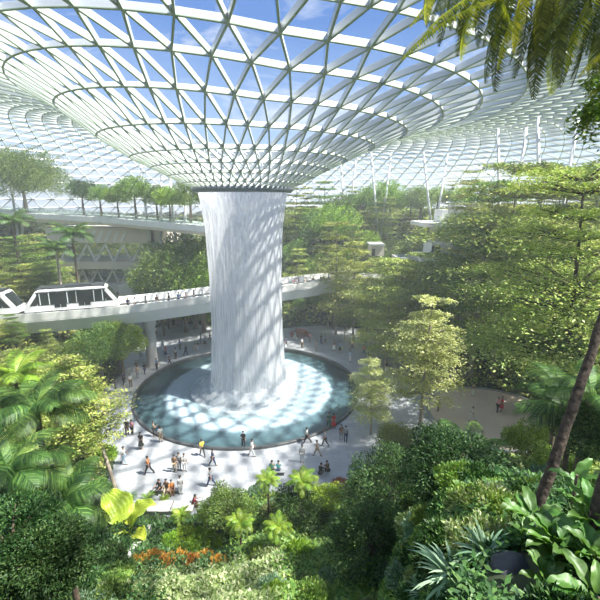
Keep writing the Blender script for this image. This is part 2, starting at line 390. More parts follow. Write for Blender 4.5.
for k, r_ in enumerate(ringsr):
    n_ = N0 if r_ < 27 else 2 * N0; off = 0.5 * (k % 2)
    nodes.append([roof_pt(r_, 2 * math.pi * (j + off) / n_) for j in range(n_)]); cnt.append((n_, off))
lat = MB(); flg = MB(); gV = []; gF = []
gi = []
for k in range(len(nodes)):
    gi.append(len(gV)); gV += [p + Vector((0, 0, 0.30)) for p in nodes[k]]
for k in range(len(nodes)):
    n_, off = cnt[k]; r_ = ringsr[k]
    sc_ = min(1.0, 0.45 + r_ / 26.0) * (1.0 if r_ < 27 else 0.8)
    def normal_at(p):
        c_ = Vector((AX.x, AX.y, 0)); v = p - c_; rr = math.hypot(v.x, v.y); ph = math.atan2(v.y, v.x)
        a = roof_pt(max(rr - .5, 4.7), ph); b = roof_pt(rr + .5, ph); tt = Vector((-math.sin(ph), math.cos(ph), 0))
        n = (b - a).cross(tt); return (n if n.z > 0 else -n).normalized()
    def mem(a, b):
        up = normal_at((a + b) / 2)
        lat.beam(a, b, 0.10 * sc_, 0.42 * sc_, up, 0.21 * sc_)
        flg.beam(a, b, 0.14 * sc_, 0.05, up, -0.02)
    for j in range(n_): mem(nodes[k][j], nodes[k][(j + 1) % n_])
    if k + 1 < len(nodes):
        m_, off2 = cnt[k + 1]
        if m_ == n_:
            for j in range(n_):
                j2 = (j - 1) % n_ if off2 > off else j
                j3 = (j2 + 1) % n_
                mem(nodes[k][j], nodes[k + 1][j2]); mem(nodes[k][j], nodes[k + 1][j3])
                gF.append((gi[k] + j, gi[k + 1] + j2, gi[k + 1] + j3))
                gF.append((gi[k] + j, gi[k + 1] + j3, gi[k] + (j + 1) % n_))
        else:
            for j in range(n_):
                a_ = 2 * (j + off) - off2
                js = [int(math.floor(a_)) % m_, int(math.floor(a_) + 1) % m_, int(math.floor(a_) + 2) % m_]
                for q in js[:2]: mem(nodes[k][j], nodes[k + 1][q])
                gF += [(gi[k] + j, gi[k + 1] + js[0], gi[k + 1] + js[1]), (gi[k] + j, gi[k + 1] + js[1], gi[k + 1] + js[2]),
                       (gi[k] + j, gi[k + 1] + js[2], gi[k] + (j + 1) % n_)]
roof = empty('ceiling', (0, 0, 0)); tag(roof, kind='structure')
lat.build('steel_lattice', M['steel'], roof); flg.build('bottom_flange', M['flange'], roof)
gR = [max(math.hypot(gV[i].x - AX.x, gV[i].y - AX.y) for i in f) for f in gF]
link('clear_glass_skin', mesh_np('clear_glass_skin', [tuple(v) for v in gV], [f for f, r_ in zip(gF, gR) if r_ < 40], M['glass']), roof)
link('fritted_glass_skin', mesh_np('fritted_glass_skin', [tuple(v) for v in gV], [f for f, r_ in zip(gF, gR) if r_ >= 40], M['frit']), roof)
ob = MB(); z0 = EYE + 1.1
ob.lathe([(5.0, z0 - .3), (5.45, z0 - .3), (5.75, z0 - .05), (5.7, z0 + .3), (5.1, z0 + .3), (5.0, z0 - .3)], 96, (AX.x, AX.y))
ob.build('oculus_ring', principled('blue_grey_ring', (0.16, 0.19, 0.22), 0.3), roof, True)
rb = MB()
for j in range(112):
    a, b = nodes[-1][j], nodes[-1][(j + 1) % 112]
    rb.beam(a, b, 0.6, 0.8)
rb.build('rim_beam', M['steel'], roof)

# ---------------------------------------------------------------- pool and waterfall
pool = empty('fountain_pool', (AX.x, AX.y, 0))
tag(pool, 'large round blue fountain pool with dark stone rim under the waterfall', 'pool')
b = MB(); b.lathe([(13.55, -0.6), (13.55, 0.18), (13.6, 0.24), (13.85, 0.24), (13.9, 0.2), (13.9, -0.1)], 160)
b.build('rim', M['curb'], pool, True)
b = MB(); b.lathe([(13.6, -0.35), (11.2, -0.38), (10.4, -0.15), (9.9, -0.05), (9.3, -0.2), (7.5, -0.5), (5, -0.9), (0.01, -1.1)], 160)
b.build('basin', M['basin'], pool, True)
b = MB(); b.lathe([(13.58, 0.12), (11.4, 0.14), (10.2, 0.2), (9.6, 0.16), (8, 0.10), (5, 0.08), (0.01, 0.08)], 160)
b.build('water_surface', M['water'], pool, True)
wf = empty('waterfall', (AX.x, AX.y, 0)); tag(wf, 'tall white column of water falling from the roof opening into the pool', 'waterfall')
def curtain(prof, seed, amp):
    rnd = np.random.RandomState(seed); n = 240; V = []; m_ = len(prof)
    ph = rnd.rand(8) * 6.28; fr = [3, 7, 13, 21, 34, 55, 71, 90]
    for k in range(n):
        t_ = 2 * math.pi * k / n
        for i, (r_, z_) in enumerate(prof):
            g = min(1, (24.2 - z_) / 12)
            rr = r_ + amp * (0.25 + g) * sum(math.sin(f_ * t_ + p_ + 0.02 * f_ * (24 - z_) * math.sin(p_)) / (1 + 0.25 * q) for q, (f_, p_) in enumerate(zip(fr, ph)))
            V.append((rr * math.cos(t_), rr * math.sin(t_), z_))
    Q = [(k * m_ + i, ((k + 1) % n) * m_ + i, ((k + 1) % n) * m_ + i + 1, k * m_ + i + 1) for k in range(n) for i in range(m_ - 1)]
    return mesh_np('curtain', V, Q, None, True)
def prof(dr, zb):
    zs = np.concatenate([[24.1, 24.0, 23.9, 23.4, 22.6], np.linspace(21.5, zb, 16)])
    rz = np.interp(zs, [0, 2, 8, 14, 20, 23, 24.1, 24.4], [4.9, 4.6, 4.25, 4.2, 4.45, 4.85, 5.05, 5.0])
    return [(r_ + dr, z_) for r_, z_ in zip(rz, zs)]
link('outer_sheet', curtain(prof(0, 0.0), 1, 0.022), wf, M['fall'])
link('inner_sheet', curtain(prof(-0.6, 0.0), 2, 0.04), wf, M['fall_in'])
b = MB(); b.lathe([(4.7, 1.5), (5.0, 1.1), (5.5, 0.7), (6.4, 0.3), (7.2, .12)], 96); me = b.mesh('spray_skirt', M['spray'], True)
for v in me.vertices:
    a = math.atan2(v.co.y, v.co.x); v.co.z *= 1 + 0.25 * math.sin(9 * a) * math.sin(17 * a + 1)
link('spray_skirt', me, wf)

# ---------------------------------------------------------------- skytrain bridge
def poly_at(pts, s):
    for a, b_ in zip(pts[:-1], pts[1:]):
        L_ = (b_ - a).length
        if s <= L_: return a + (b_ - a) * (s / L_), (b_ - a).normalized()
        s -= L_
    return pts[-1].copy(), (pts[-1] - pts[-2]).normalized()
ctrl = [Vector(p) for p in [(-75, 46, 0), (-55, 46.2, 0), (-44, 47.0, 0), (-36, 48.6, 0), (-29, 50.8, 0), (-21.5, 54.2, 0), (-14, 58.9, 0), (-5, 65.0, 0), (5, 71.5, 0), (12, 76, 0), (22, 82, 0)]]
path = []
for i in range(len(ctrl) - 1):
    p0 = ctrl[max(i - 1, 0)]; p1 = ctrl[i]; p2 = ctrl[i + 1]; p3 = ctrl[min(i + 2, len(ctrl) - 1)]
    for q in range(5):
        u = q / 5; path.append(0.5 * ((2 * p1) + (p2 - p0) * u + (2 * p0 - 5 * p1 + 4 * p2 - p3) * u * u + (3 * p1 - p0 - 3 * p2 + p3) * u ** 3))
path.append(ctrl[-1])
def side(i):
    d = (path[min(i + 1, len(path) - 1)] - path[max(i - 1, 0)]).normalized(); return Vector((d.y, -d.x, 0))   # towards the camera
def extrude(prof2, name, mat, parent, i0=0, i1=None, closed=True):
    i1 = len(path) if i1 is None else i1; V = []; Fc = []; m_ = len(prof2)
    for i in range(i0, i1):
        s_ = side(i)
        for o_, z_ in prof2: p = path[i] + s_ * o_; V.append((p.x, p.y, z_))
    n = i1 - i0
    for i in range(n - 1):
        for j in range(m_ if closed else m_ - 1):
            j2 = (j + 1) % m_; Fc.append((i * m_ + j, i * m_ + j2, (i + 1) * m_ + j2, (i + 1) * m_ + j))
    bb = MB(); bb.add(V, Fc)
    if closed: bb.f += [tuple(range(m_))[::-1], tuple((n - 1) * m_ + j for j in range(m_))]
    return bb.build(name, mat, parent)
br = empty('train_bridge', tuple(path[20])); br.location = (0, 0, 0)
tag(br, 'long white curved bridge carrying the train and a walkway behind the waterfall', 'bridge')
extrude([(2.6, 9.0), (2.9, 8.9), (2.2, 7.3), (-2.2, 7.3), (-2.9, 8.9), (-2.6, 9.0)], 'deck', M['white'], br)
extrude([(2.9, 9.0), (2.75, 9.0), (2.85, 9.95), (3.0, 9.95)], 'parapet', M['white'], br)
extrude([(-2.9, 9.0), (-2.75, 9.0), (-2.85, 9.95), (-3.0, 9.95)], 'parapet', M['white'], br)
extrude([(0.55, 9.0), (0.3, 9.0), (0.3, 9.18), (0.55, 9.18)], 'guide_rail', M['dark'], br)
extrude([(-1.55, 9.0), (-1.8, 9.0), (-1.8, 9.18), (-1.55, 9.18)], 'guide_rail', M['dark'], br)
hr = extrude([(2.95, 10.15), (2.89, 10.15), (2.89, 10.21), (2.95, 10.21)], 'handrail', M['steel'], br, 24)
def pillar(px, py, lab):
    p = at_z(px, py, 0.0); o = empty('bridge_pillar', tuple(p)); tag(o, lab, 'pillar')
    bb = MB(); bb.v = []; prof3 = [(0.95, 0.0), (0.8, 0.3), (0.7, 3), (0.72, 5.6), (1.15, 7.3)]
    bb.lathe(prof3, 20); bb.build('shaft', M['concrete'], o, True); return o
pillar(153, 366, 'pale concrete pillar holding up the train bridge beside the pool')
def prism(poly, z0_, z1_):
    n = len(poly); bb = MB(); bb.add([(x, y, z0_) for x, y in poly] + [(x, y, z1_) for x, y in poly],
        [tuple(range(n))[::-1], tuple(range(n, 2 * n))] + [(i, (i + 1) % n, n + (i + 1) % n, n + i) for i in range(n)])
    return bb
def train_car(s0, length, label, nose0, nose1):
    # body built along the bridge, as one stiff car
    a, _ = poly_at(path, s0); c, _ = poly_at(path, s0 + length); d = (c - a).normalized(); mid = (a + c) / 2
    s_ = Vector((d.y, -d.x, 0)); o = empty('train_car', (mid.x - s_.x * 0.5, mid.y - s_.y * 0.5, 9.18), math.atan2(d.y, d.x))
    tag(o, label, 'train', 'train cars on the bridge')
    H = length / 2; W = 1.35
    # side outline in x-z, sloping ends
    pr = [(-H, 0.35), (-H + .25 * nose0, 1.2), (-H + 1.3 * nose0 + .1, 2.85), (-H + 1.6 * nose0 + .3, 3.1), (H - 1.6 * nose1 - .3, 3.1), (H - 1.3 * nose1 - .1, 2.85), (H - .25 * nose1, 1.2), (H, 0.35)]
    n = len(pr); V = [(x, y_, z) for y_ in (-W, W) for x, z in pr]
    Fc = [tuple(range(n)), tuple(range(n, 2 * n))[::-1]] + [(i, i + n, (i + 1) % n + n, (i + 1) % n) for i in range(n)]
    bb = MB(); bb.add(V, Fc); bd = bb.build('body', M['white'], o)
    md = bd.modifiers.new('bevel', 'BEVEL'); md.width = 0.12; md.segments = 2
    rf = MB(); rf.box((0, 0, 3.14), (length - 3.2, 2.3, 0.16)); rf.box((0.8, 0, 3.27), (3, 1.6, 0.16)); rf.build('roof', M['dark'], o)
    for sgn in (-1, 1):
        f_ = MB(); f_.box((0, sgn * (W + .02), 1.95), (length - 3.2, 0.05, 1.6)); fo = f_.build('window_band', M['winglass'], o)
        g = MB()
        for q in range(8): g.box((-(length - 3.8) / 2 + q * (length - 3.8) / 7, sgn * (W + .05), 1.95), (0.09, 0.05, 1.45))
        lk = g.build('mullion', M['steel'], fo)
        for q in (-1.7, -1.0, 1.0, 1.7):
            dmb = MB(); dmb.box((q, sgn * (W + .055), 1.72), (0.62, 0.05, 1.9)); dmb.build('door', M['winglass'], o)
        st = MB(); st.box((0, sgn * (W + .03), 2.78), (length - 3.0, 0.04, 0.08)); st.build('stripe', M['dark'], o)
    # raked end windows
    for q, nn in ((-1, nose0), (1, nose1)):
        for sgn in (-1, 1):
            f_ = MB(); y_ = sgn * (W + .03); x0 = q * (H - .5 * nn)
            f_.add([(x0 - q * .2, y_, 1.15), (x0 - q * 1.0, y_, 1.15), (x0 - q * 1.35, y_, 2.6), (x0 - q * 1.2, y_, 2.6),
                    (x0 - q * .2, y_ - sgn * .05, 1.15), (x0 - q * 1.0, y_ - sgn * .05, 1.15), (x0 - q * 1.35, y_ - sgn * .05, 2.6), (x0 - q * 1.2, y_ - sgn * .05, 2.6)],
                   [(0, 1, 2, 3), (4, 7, 6, 5), (0, 4, 5, 1), (1, 5, 6, 2), (2, 6, 7, 3), (3, 7, 4, 0)])
            f_.build('end_window', M['winglass'], o)
        f_ = MB(); f_.beam((q * (H - .14 * nn - .0), 0, 1.25), (q * (H - 1.25 * nn - .05), 0, 2.75), 2.1, 0.05, Vector((1, 0, 0))); f_.build('windscreen', M['winglass'], o)
    for q in (-1, 1):
        wmb = MB()
        for sgn in (-1, 1): wmb.tube([(q * (H - 2.4), sgn * 1.25, .36), (q * (H - 2.4), sgn * 0.85, .36)], .36, 14)
        wmb.build('wheel_set', M['dark'], o)
    bg_ = MB(); bg_.box((0, 0, .32), (length - 2.0, 1.9, .4)); bg_.build('chassis', M['dark'], o)
    return o
# arc length where the photo's car stands
def s_of(px):
    s = 0; best = (1e9, 0)
    while s < 90:
        p, _ = poly_at(path, s); x = proj((p.x, p.y, 10.5))[0]
        if abs(x - px) < best[0]: best = (abs(x - px), s)
        s += 0.1
    return best[1]
sA, sB = s_of(24), s_of(119)
train_car(sA, sB - sA, 'white train car with dark windows stopped on the bridge, shown whole', 1, 1)
train_car(sA - (sB - sA) - 0.5, sB - sA, 'white train car cut off by the left edge of the photo', 1, 1)

# ---------------------------------------------------------------- upper terrace, facade, pavilions
ut = empty('upper_terrace', (0, 0, 0)); tag(ut, 'long pale upper terrace slab crossing above the left forest', 'terrace')
UA = at_y(-60, 209, 84); UB = at_y(100, 217, 77); UC = at_y(206, 226, 66)
def slab(name, pts, depth, th, mat, parent, zoff=0.0):
    V = []; Fc = []
    for p in pts:
        V += [(p.x, p.y, p.z + zoff), (p.x, p.y, p.z - th + zoff), (p.x - 0.3 * depth * 0, p.y + depth, p.z - th + zoff), (p.x, p.y + depth, p.z + zoff)]
    for i in range(len(pts) - 1):
        a = i * 4; c_ = a + 4
        for j in range(4): Fc.append((a + j, a + (j + 1) % 4, c_ + (j + 1) % 4, c_ + j))
    bb = MB(); bb.add(V, Fc); bb.f += [(0, 3, 2, 1), tuple(len(V) - 4 + j for j in range(4))]
    return bb.build(name, mat, parent)
slab('slab', [UA, UB, UC], 9, 1.0, M['white'], ut)
slab('soffit', [UA + Vector((0, .6, -1)), UB + Vector((0, .6, -1)), UC + Vector((-.6, .6, -1))], 8, 0.5, M['beige'], ut)
b = MB()
for (p, q) in ((UA, UB), (UB, UC)):
    n = int((q - p).length / 1.5)
    for i in range(n + 1):
        c = p + (q - p) * (i / n) + Vector((0, .15, 0)); b.beam(c, c + Vector((0, 0, 1.05)), .05, .05, Vector((0, 1, 0)))
    b.beam(p + Vector((0, .15, 1.05)), q + Vector((0, .15, 1.05)), .08, .06)
b.build('railing', M['steel'], ut)
b = MB(); 
for (p, q) in ((UA, UB), (UB, UC)): b.beam(p + Vector((0, .16, .5)), q + Vector((0, .16, .5)), .02, .9)
b.build('balustrade_glass', M['clear'], ut)
def UT(px):  # point on the terrace edge under pixel column px
    for p, q in ((UA, UB), (UB, UC)):
        a, c = proj(p)[0], proj(q)[0]
        if px <= c or q is UC: return p + (q - p) * ((px - a) / (c - a))
# facade under it
fb = empty('terrace_building', (0, 0, 0)); tag(fb, 'beige building with glazed truss storeys under the upper terrace', 'building')
YF = 80.0
def fbox(px0, px1, py0, py1, y0, dep, name, mat, par=None):
    a = at_y(px0, py0, y0); c = at_y(px1, py1, y0)
    bb = MB(); bb.box(((a.x + c.x) / 2, y0 + dep / 2, (a.z + c.z) / 2), (c.x - a.x, dep, a.z - c.z)); return bb.build(name, mat, par or fb)
fbox(45, 168, 228, 243, 80.5, 9, 'beige_soffit', M['beige'])
sf = KIDS
for q in range(6):
    px = 84 + q * 8
    a = at_y(px, 236, 80.4); bb = MB(); bb.beam(a + Vector((-.6, 0, -1)), a + Vector((.6, 0, 1)), .45, .16, Vector((0, 1, 0))); bb.build('light_strip', M['white'], fb)
fbox(45, 168, 262, 269, 79.5, 10, 'floor_slab', M['beige'])
fbox(45, 176, 285, 292, 78.5, 11, 'floor_slab', M['concrete'])
fbox(118, 176, 285, 305, 78.3, 3, 'parapet', M['white'])
fbox(45, 168, 243, 262, 86, .1, 'glazing', M['clear'])
fbox(45, 168, 269, 285, 86, .1, 'glazing', M['clear'])
fbox(150, 156, 228, 262, 80.5, 2, 'corner_column', M['beige'])
for (t0, t1, n) in ((244, 262, 5), (270, 285, 6)):
    bb = MB()
    for q in range(n):
        x0 = 60 + q * 90 / n; x1 = 60 + (q + 1) * 90 / n; xm = (x0 + x1) / 2
        bb.beam(at_y(x0, t1, 81), at_y(xm, t0, 81), .3, .3, Vector((0, 1, 0))); bb.beam(at_y(xm, t0, 81), at_y(x1, t1, 81), .3, .3, Vector((0, 1, 0)))
    bb.build('truss', M['white'], fb)
# pavilion on the far right
pv = empty('pavilion', (0, 0, 0)); tag(pv, 'white pavilion with flat roof slab standing in the trees at right', 'pavilion')
def pbox(px0, px1, py0, py1, y0, dep, name, mat, par):
    a = at_y(px0, py0, y0); c = at_y(px1, py1, y0)
    bb = MB(); bb.box(((a.x + c.x) / 2, y0 + dep / 2, (a.z + c.z) / 2), (c.x - a.x, dep, a.z - c.z)); return bb.build(name, mat, par)
pbox(424, 482, 223, 227, 72, 9, 'roof_slab', M['white'], pv)
pbox(442, 451, 210, 223, 74, 4, 'lift_shaft', M['white'], pv)
pbox(454, 461, 212, 223, 74, 4, 'lift_shaft', M['white'], pv)
pbox(438, 472, 227, 262, 75, 5, 'back_wall', M['concrete'], pv)
for px in (449, 454, 459): pbox(px, px + 1.3, 205, 243, 72.5, .25, 'post', M['steel'], pv)
pbox(432, 470, 243, 256, 72, 5, 'lower_storey', M['white'], pv)
pbox(432, 440, 246, 254, 71.9, .3, 'window', M['winglass'], pv)
pbox(421, 470, 256, 262, 70, 6, 'lower_slab', M['white'], pv)
ks = empty('kiosk', (0, 0, 0)); tag(ks, 'small beige kiosk box among the far trees behind the pool', 'kiosk')
pbox(371, 384, 245, 256, 74, 3, 'body', M['beige'], ks); pbox(370, 385, 244, 245.5, 73.7, 3.6, 'roof', M['white'], ks); pbox(372, 375, 249, 256, 73.95, .1, 'door', M['dark'], ks)
k2 = empty('kiosk', (0, 0, 0)); tag(k2, 'small white box building half hidden by trees at far right', 'kiosk')
pbox(514, 523, 242, 262, 55, 3, 'body', M['white'], k2); pbox(513, 524, 241, 242.5, 54.8, 3.4, 'roof', M['concrete'], k2)
wl = empty('garden_walkway', (0, 0, 0)); tag(wl, 'pale elevated garden walkway edge left of the white pavilion', 'walkway')
pbox(398, 436, 258, 262, 72, 5, 'slab', M['concrete'], wl); pbox(398, 436, 254, 258, 72, .1, 'balustrade_glass', M['clear'], wl)

# roof columns: V struts from the upper gardens to the roof edge
def strut(px, py, Y, dpx, label):
    base = at_y(px, py, Y); base.z = min(base.z, max(Tz(base.x, base.y), base.z - 2)); g = Tz(base.x, base.y)
    o = empty('roof_column', (base.x, base.y, g)); tag(o, label, 'column', 'V shaped columns under the roof edge')
    for q in (-1, 1):
        top = Vector((base.x + q * dpx * Y / F * 1.0, base.y + 3.0, 0)); v = top - AX; rr = math.hypot(v.x, v.y)
        top = roof_pt(min(rr, 64), math.atan2(v.y, v.x))
        bb = MB(); bb.tube([(0, 0, -0.3), tuple((top - Vector((base.x, base.y, g))))], [0.28, 0.2], 10); bb.build('strut', M['steel'], o, True)
    return o
for px, py, Y, dpx, wd in ((348, 215, 96, 8, 'nearest the waterfall on its right'), (381, 214, 92, 10, 'rising left of the far pavilion'), (436, 205, 88, 12, 'rising just above the white pavilion'),
                       (515, 190, 62, 14, 'rising from the right treetops'), (566, 165, 52, 20, 'furthest right over the treetops'),
                       (150, 213, 76, 12, 'on the upper terrace, right of the small trees'), (176, 213, 74, 10, 'on the upper terrace, nearest the waterfall'), (14, 213, 84, 12, 'at the left edge behind the umbrella tree')):
    strut(px, py, Y, dpx, 'white V shaped roof column ' + wd)
# round tan terrace
tt = tag(empty('round_terrace', (21.0, 40.5, 0)), 'round tan paved terrace among trees, right of the pool', 'terrace')
b = MB(); b.lathe([(0.01, .16), (6.6, .16), (6.6, -.1)], 72); b.build('deck', M['tan'], tt)
b = MB(); b.lathe([(6.6, -.1), (6.6, .22), (7.0, .22), (7.0, -.1)], 72); b.build('border', M['curbtop'], tt)

# ---------------------------------------------------------------- leaves
def unit(a): return a / np.maximum(np.linalg.norm(a, axis=1, keepdims=True), 1e-9)
def cards(P, A, N, L, W, fold=0.18):
    A = unit(A); S = unit(np.cross(A, N)); Nn = np.cross(S, A); L = L[:, None]; W = W[:, None]
    V = np.stack([P, P + A * L * .45 + S * W * .5 + Nn * W * fold, P + A * L, P + A * L * .45 - S * W * .5 + Nn * W * fold], 1).reshape(-1, 3)
    return V, np.arange(len(V)).reshape(-1, 4)
def join(parts):
    V = []; Q = []; b = 0
    for v, q in parts: V.append(v); Q.append(q + b); b += len(v)
    return np.concatenate(V), np.concatenate(Q)
def tuft(rs, P, L, up=0.2, flat=1.0, W=0.45):
    n = len(P); a = rs.rand(n) * 2 * math.pi
    A = np.stack([np.cos(a), np.sin(a), rs.randn(n) * .35 + up], 1)
    N = np.stack([rs.randn(n) * .45 * flat, rs.randn(n) * .45 * flat, np.ones(n)], 1)
    Ls = L * (0.6 + 0.8 * rs.rand(n)); return cards(P, A, N, Ls, Ls * W)
def layered_tree(seed, h, R, nl, leaf, n=9000, L=0.24, lean=0.03, base=0.28, bark='palebark', shape=0.6):
    rs = np.random.RandomState(seed); tk = MB(); fs = []
    lx, ly = rs.randn(2) * lean * h
    def cen(z): u = z / h; return np.array([lx * u * u, ly * u * u, z])
    tk.tube([cen(z) for z in np.linspace(-.6, h * .97, 9)], [max(.02, 0.016 * h * (1 - .85 * u)) * (1.4 if u == 0 else 1) for u in np.linspace(0, 1, 9)], 8)
    per = n // nl
    for i in range(nl):
        u = i / (nl - 1); z = h * (base + (0.99 - base) * u) + rs.randn() * .012 * h
        Rl = R * (1 - shape * u ** 1.5) * (0.75 + 0.35 * rs.rand()) * (0.8 if i == 0 else 1); c = cen(z)
        nc = max(4, int(5 + 7 * Rl / R)); a0 = rs.rand() * 6.28; cl = []
        for k in range(nc):
            a = a0 + 2 * math.pi * k / nc + rs.randn() * .25; rho = Rl * (0.45 + 0.4 * rs.rand()); zz = 0.10 * Rl * rs.rand() + 0.05 * rho
            p = c + np.array([rho * math.cos(a), rho * math.sin(a), zz]); cl.append(p)
            tk.tube([c - np.array([0, 0, .06 * Rl]), (c + p) / 2 + np.array([0, 0, -.02 * Rl]), p], [.006 * h * (1 - .6 * u) + .012, .004 * h + .01, .01], 4, False)
        cl.append(c + np.array([0, 0, .1])); cl = np.array(cl)
        ci = rs.randint(0, len(cl), int(per * (Rl / R) ** 1.2 * 1.4)); m = len(ci)
        cr = Rl * .33; q = rs.randn(m, 3) * np.array([cr * .6, cr * .6, cr * .09]); P = cl[ci] + q; P[:, 2] -= 0.10 * (q[:, 0] ** 2 + q[:, 1] ** 2) / max(cr, .1)
        fs.append(tuft(rs, P, L, 0.05, 0.8, 0.5))
    V, Q = join(fs)
    return tk.mesh('trunk', M[bark], True), mesh_np('foliage', V, Q, M[leaf])
def round_tree(seed, h, R, leaf, n=9000, L=0.2, squash=0.8, bark='bark', nclump=34, up=0.1, W=.45, cl_r=.36):
    rs = np.random.RandomState(seed); tk = MB(); c0 = np.array([0, 0, h - R * squash])
    tk.tube([(0, 0, -.6), (rs.randn() * .1, rs.randn() * .1, c0[2] * .6), tuple(c0)], [0.03 * h + .05, .022 * h + .03, .012 * h + .02], 8)
    d = unit(rs.randn(nclump, 3)); d[:, 2] = np.abs(d[:, 2]) * 1.1 - .35; d = unit(d)
    cc = c0 + d * np.array([R, R, R * squash]) * (0.5 + 0.38 * rs.rand(nclump, 1))
    for p in cc[::2]: tk.tube([tuple(c0 - np.array([0, 0, .3 * R])), tuple((p + c0) / 2), tuple(p)], [.008 * h + .02, .02, .01], 4, False)
    ci = rs.randint(0, nclump, n); q = unit(rs.randn(n, 3)) * (R * cl_r) * (0.55 + .5 * rs.rand(n, 1) ** .5); q[:, 2] *= .75
    P = cc[ci] + q; out = unit(q + (cc[ci] - c0) * .5)
    A = out + rs.randn(n, 3) * .55; A[:, 2] += up; N = out + rs.randn(n, 3) * .5 + np.array([0, 0, .6])
    Ls = L * (0.6 + .8 * rs.rand(n)); V, Q = cards(P, A, N, Ls, Ls * W)
    return tk.mesh('trunk', M[bark], True), mesh_np('foliage', V, Q, M[leaf])
def bush_mesh(seed, R, H, leaf, n=2500, L=.12, W=.45, up=.3):
    rs = np.random.RandomState(seed); d = unit(rs.randn(n, 3)); d[:, 2] = np.abs(d[:, 2])
    lump = 1 + .18 * np.sin(d[:, 0] * 7 + seed) * np.cos(d[:, 1] * 6 + seed * 2)
    P = d * np.array([R, R, H]) * (lump * (.65 + .35 * rs.rand(n)))[:, None]
    A = d + rs.randn(n, 3) * .5; A[:, 2] += up; N = d + rs.randn(n, 3) * .4 + np.array([0, 0, .5]); Ls = L * (.6 + .8 * rs.rand(n))
    V, Q = cards(P, A, N, Ls, Ls * W); return mesh_np('foliage', V, Q, M[leaf])
def frond_mesh(seed, L, leaf, npair=26, ll=.45, lw=.035, arch=1.0, droop=.6, ang0=.9, rib='L_mid', dense=1, vee=.25, hang=.25):
    """feather frond starting at the origin, growing along +X, first up then arching down"""
    rs = np.random.RandomState(seed); pts = []; p = np.zeros(3); a = ang0; m = 14
    for i in range(m + 1):
        pts.append(p.copy()); st = L / m; p = p + np.array([math.cos(a), 0, math.sin(a)]) * st; a -= (ang0 + droop) / m * (0.6 + .8 * i / m) * arch
    pts = np.array(pts); s = np.linspace(0, 1, m + 1); parts = []
    for sgn in (-1, 1):
        n = npair * dense; u = np.linspace(.10, .995, n) + rs.randn(n) * .004; u = np.clip(u, 0, 1)
        P = np.stack([np.interp(u, s, pts[:, k]) for k in range(3)], 1)
        Tn = unit(np.stack([np.gradient(pts[:, k]) for k in range(3)], 1)); Tt = unit(np.stack([np.interp(u, s, Tn[:, k]) for k in range(3)], 1))
        env = np.sin(np.pi * np.clip(u * .93 + .05, 0, 1)) ** .6; le = ll * L * env * (.9 + .2 * rs.rand(n))
        sd_ = np.array([0, sgn, 0.0]); upv = np.cross(Tt, np.tile([0, 1.0, 0], (n, 1))) * -1
        A = sd_ * 1.0 + Tt * (.45 + .6 * u[:, None]) + upv * vee; A = unit(A)
        mid = P + A * le[:, None] * .5; tip = mid + unit(A + np.array([0, 0, -hang]) * (1 + u[:, None])) * le[:, None] * .5
        wv_ = unit(np.cross(A, upv)) * (lw * L * (.5 + .5 * env))[:, None]
        V = np.stack([P - wv_ * .4, P + wv_ * .4, mid + wv_ * .5, tip, mid - wv_ * .5], 1).reshape(-1, 3)
        b = np.arange(n)[:, None] * 5; parts.append((V, np.concatenate([b + np.array([0, 1, 2, 4]), b + np.array([4, 2, 3, 3])], 1).reshape(-1, 4)))
    V, Q = join(parts)
    Vl = [tuple(v) for v in V]; Fl = [tuple(dict.fromkeys(q)) for q in Q.tolist()]
    bb = MB(); bb.v = Vl; bb.f = Fl; bb.tube(pts, [max(.004, .012 * L * (1 - u_)) for u_ in s], 5)
    return bb.mesh('frond', M[leaf])
def paddle_mesh(seed, L, W, leaf, curve=.8, ang0=1.0, stalk=.3, wav=.04, k=6, pleat=0.0):
    rs = np.random.RandomState(seed); m = 12; pts = []; p = np.zeros(3); a = ang0; V = []; Fc = []
    bb = MB(); st = L * stalk; pts = [np.zeros(3), np.array([math.cos(a), 0, math.sin(a)]) * st]; bb.tube(pts, [.016 * L + .004, .012 * L], 5); p = pts[1].copy(); b0 = len(bb.v)
    for i in range(m + 1):
        u = i / m; wd = W * .5 * math.sin(math.pi * min(1, .04 + u * .96) ** .75) ** .8 if i < m else .002
        nrm = np.array([-math.sin(a), 0, math.cos(a)])
        for j in range(k + 1):
            v = (j / k) * 2 - 1
            V.append(p + np.array([0, 1, 0]) * (v * wd) + nrm * (abs(v) * wd * .38 + wav * L * math.sin(u * 17 + j * 6 / k) * abs(v) + pleat * L * (1 if j % 2 else -1) * math.sin(math.pi * u)) )
        p = p + np.array([math.cos(a), 0, math.sin(a)]) * (L / m); a -= curve / m * (0.5 + u)
    for i in range(m):
        for j in range(k): Fc.append((b0 + i * (k + 1) + j, b0 + i * (k + 1) + j + 1, b0 + (i + 1) * (k + 1) + j + 1, b0 + (i + 1) * (k + 1) + j))
    bb.v += [tuple(v) for v in V]; bb.f += Fc
    return bb.mesh('leaf', M[leaf], pleat == 0)
def strap_mesh(seed, n, L, W, leaf, ang=(0.5, 1.4)):
    """rosette of arching strap leaves"""
    rs = np.random.RandomState(seed); V = []; Q = []
    for i in range(n):
        az = rs.rand() * 6.28; a = ang[0] + (ang[1] - ang[0]) * rs.rand(); l = L * (.7 + .5 * rs.rand()); p = np.array([0, 0, 0.0]); m = 5; b = len(V)
        for j in range(m + 1):
            u = j / m; wd = W * (.6 + .8 * u) * (1 - u ** 3) * .5 + .001; sd_ = np.array([-math.sin(az), math.cos(az), 0]); V += [p - sd_ * wd, p + sd_ * wd]
            p = p + np.array([math.cos(az) * math.cos(a), math.sin(az) * math.cos(a), math.sin(a)]) * l / m; a -= .32
        for j in range(m): Q.append((b + 2 * j, b + 2 * j + 1, b + 2 * j + 3, b + 2 * j + 2))
    return mesh_np('foliage', V, Q, M[leaf])

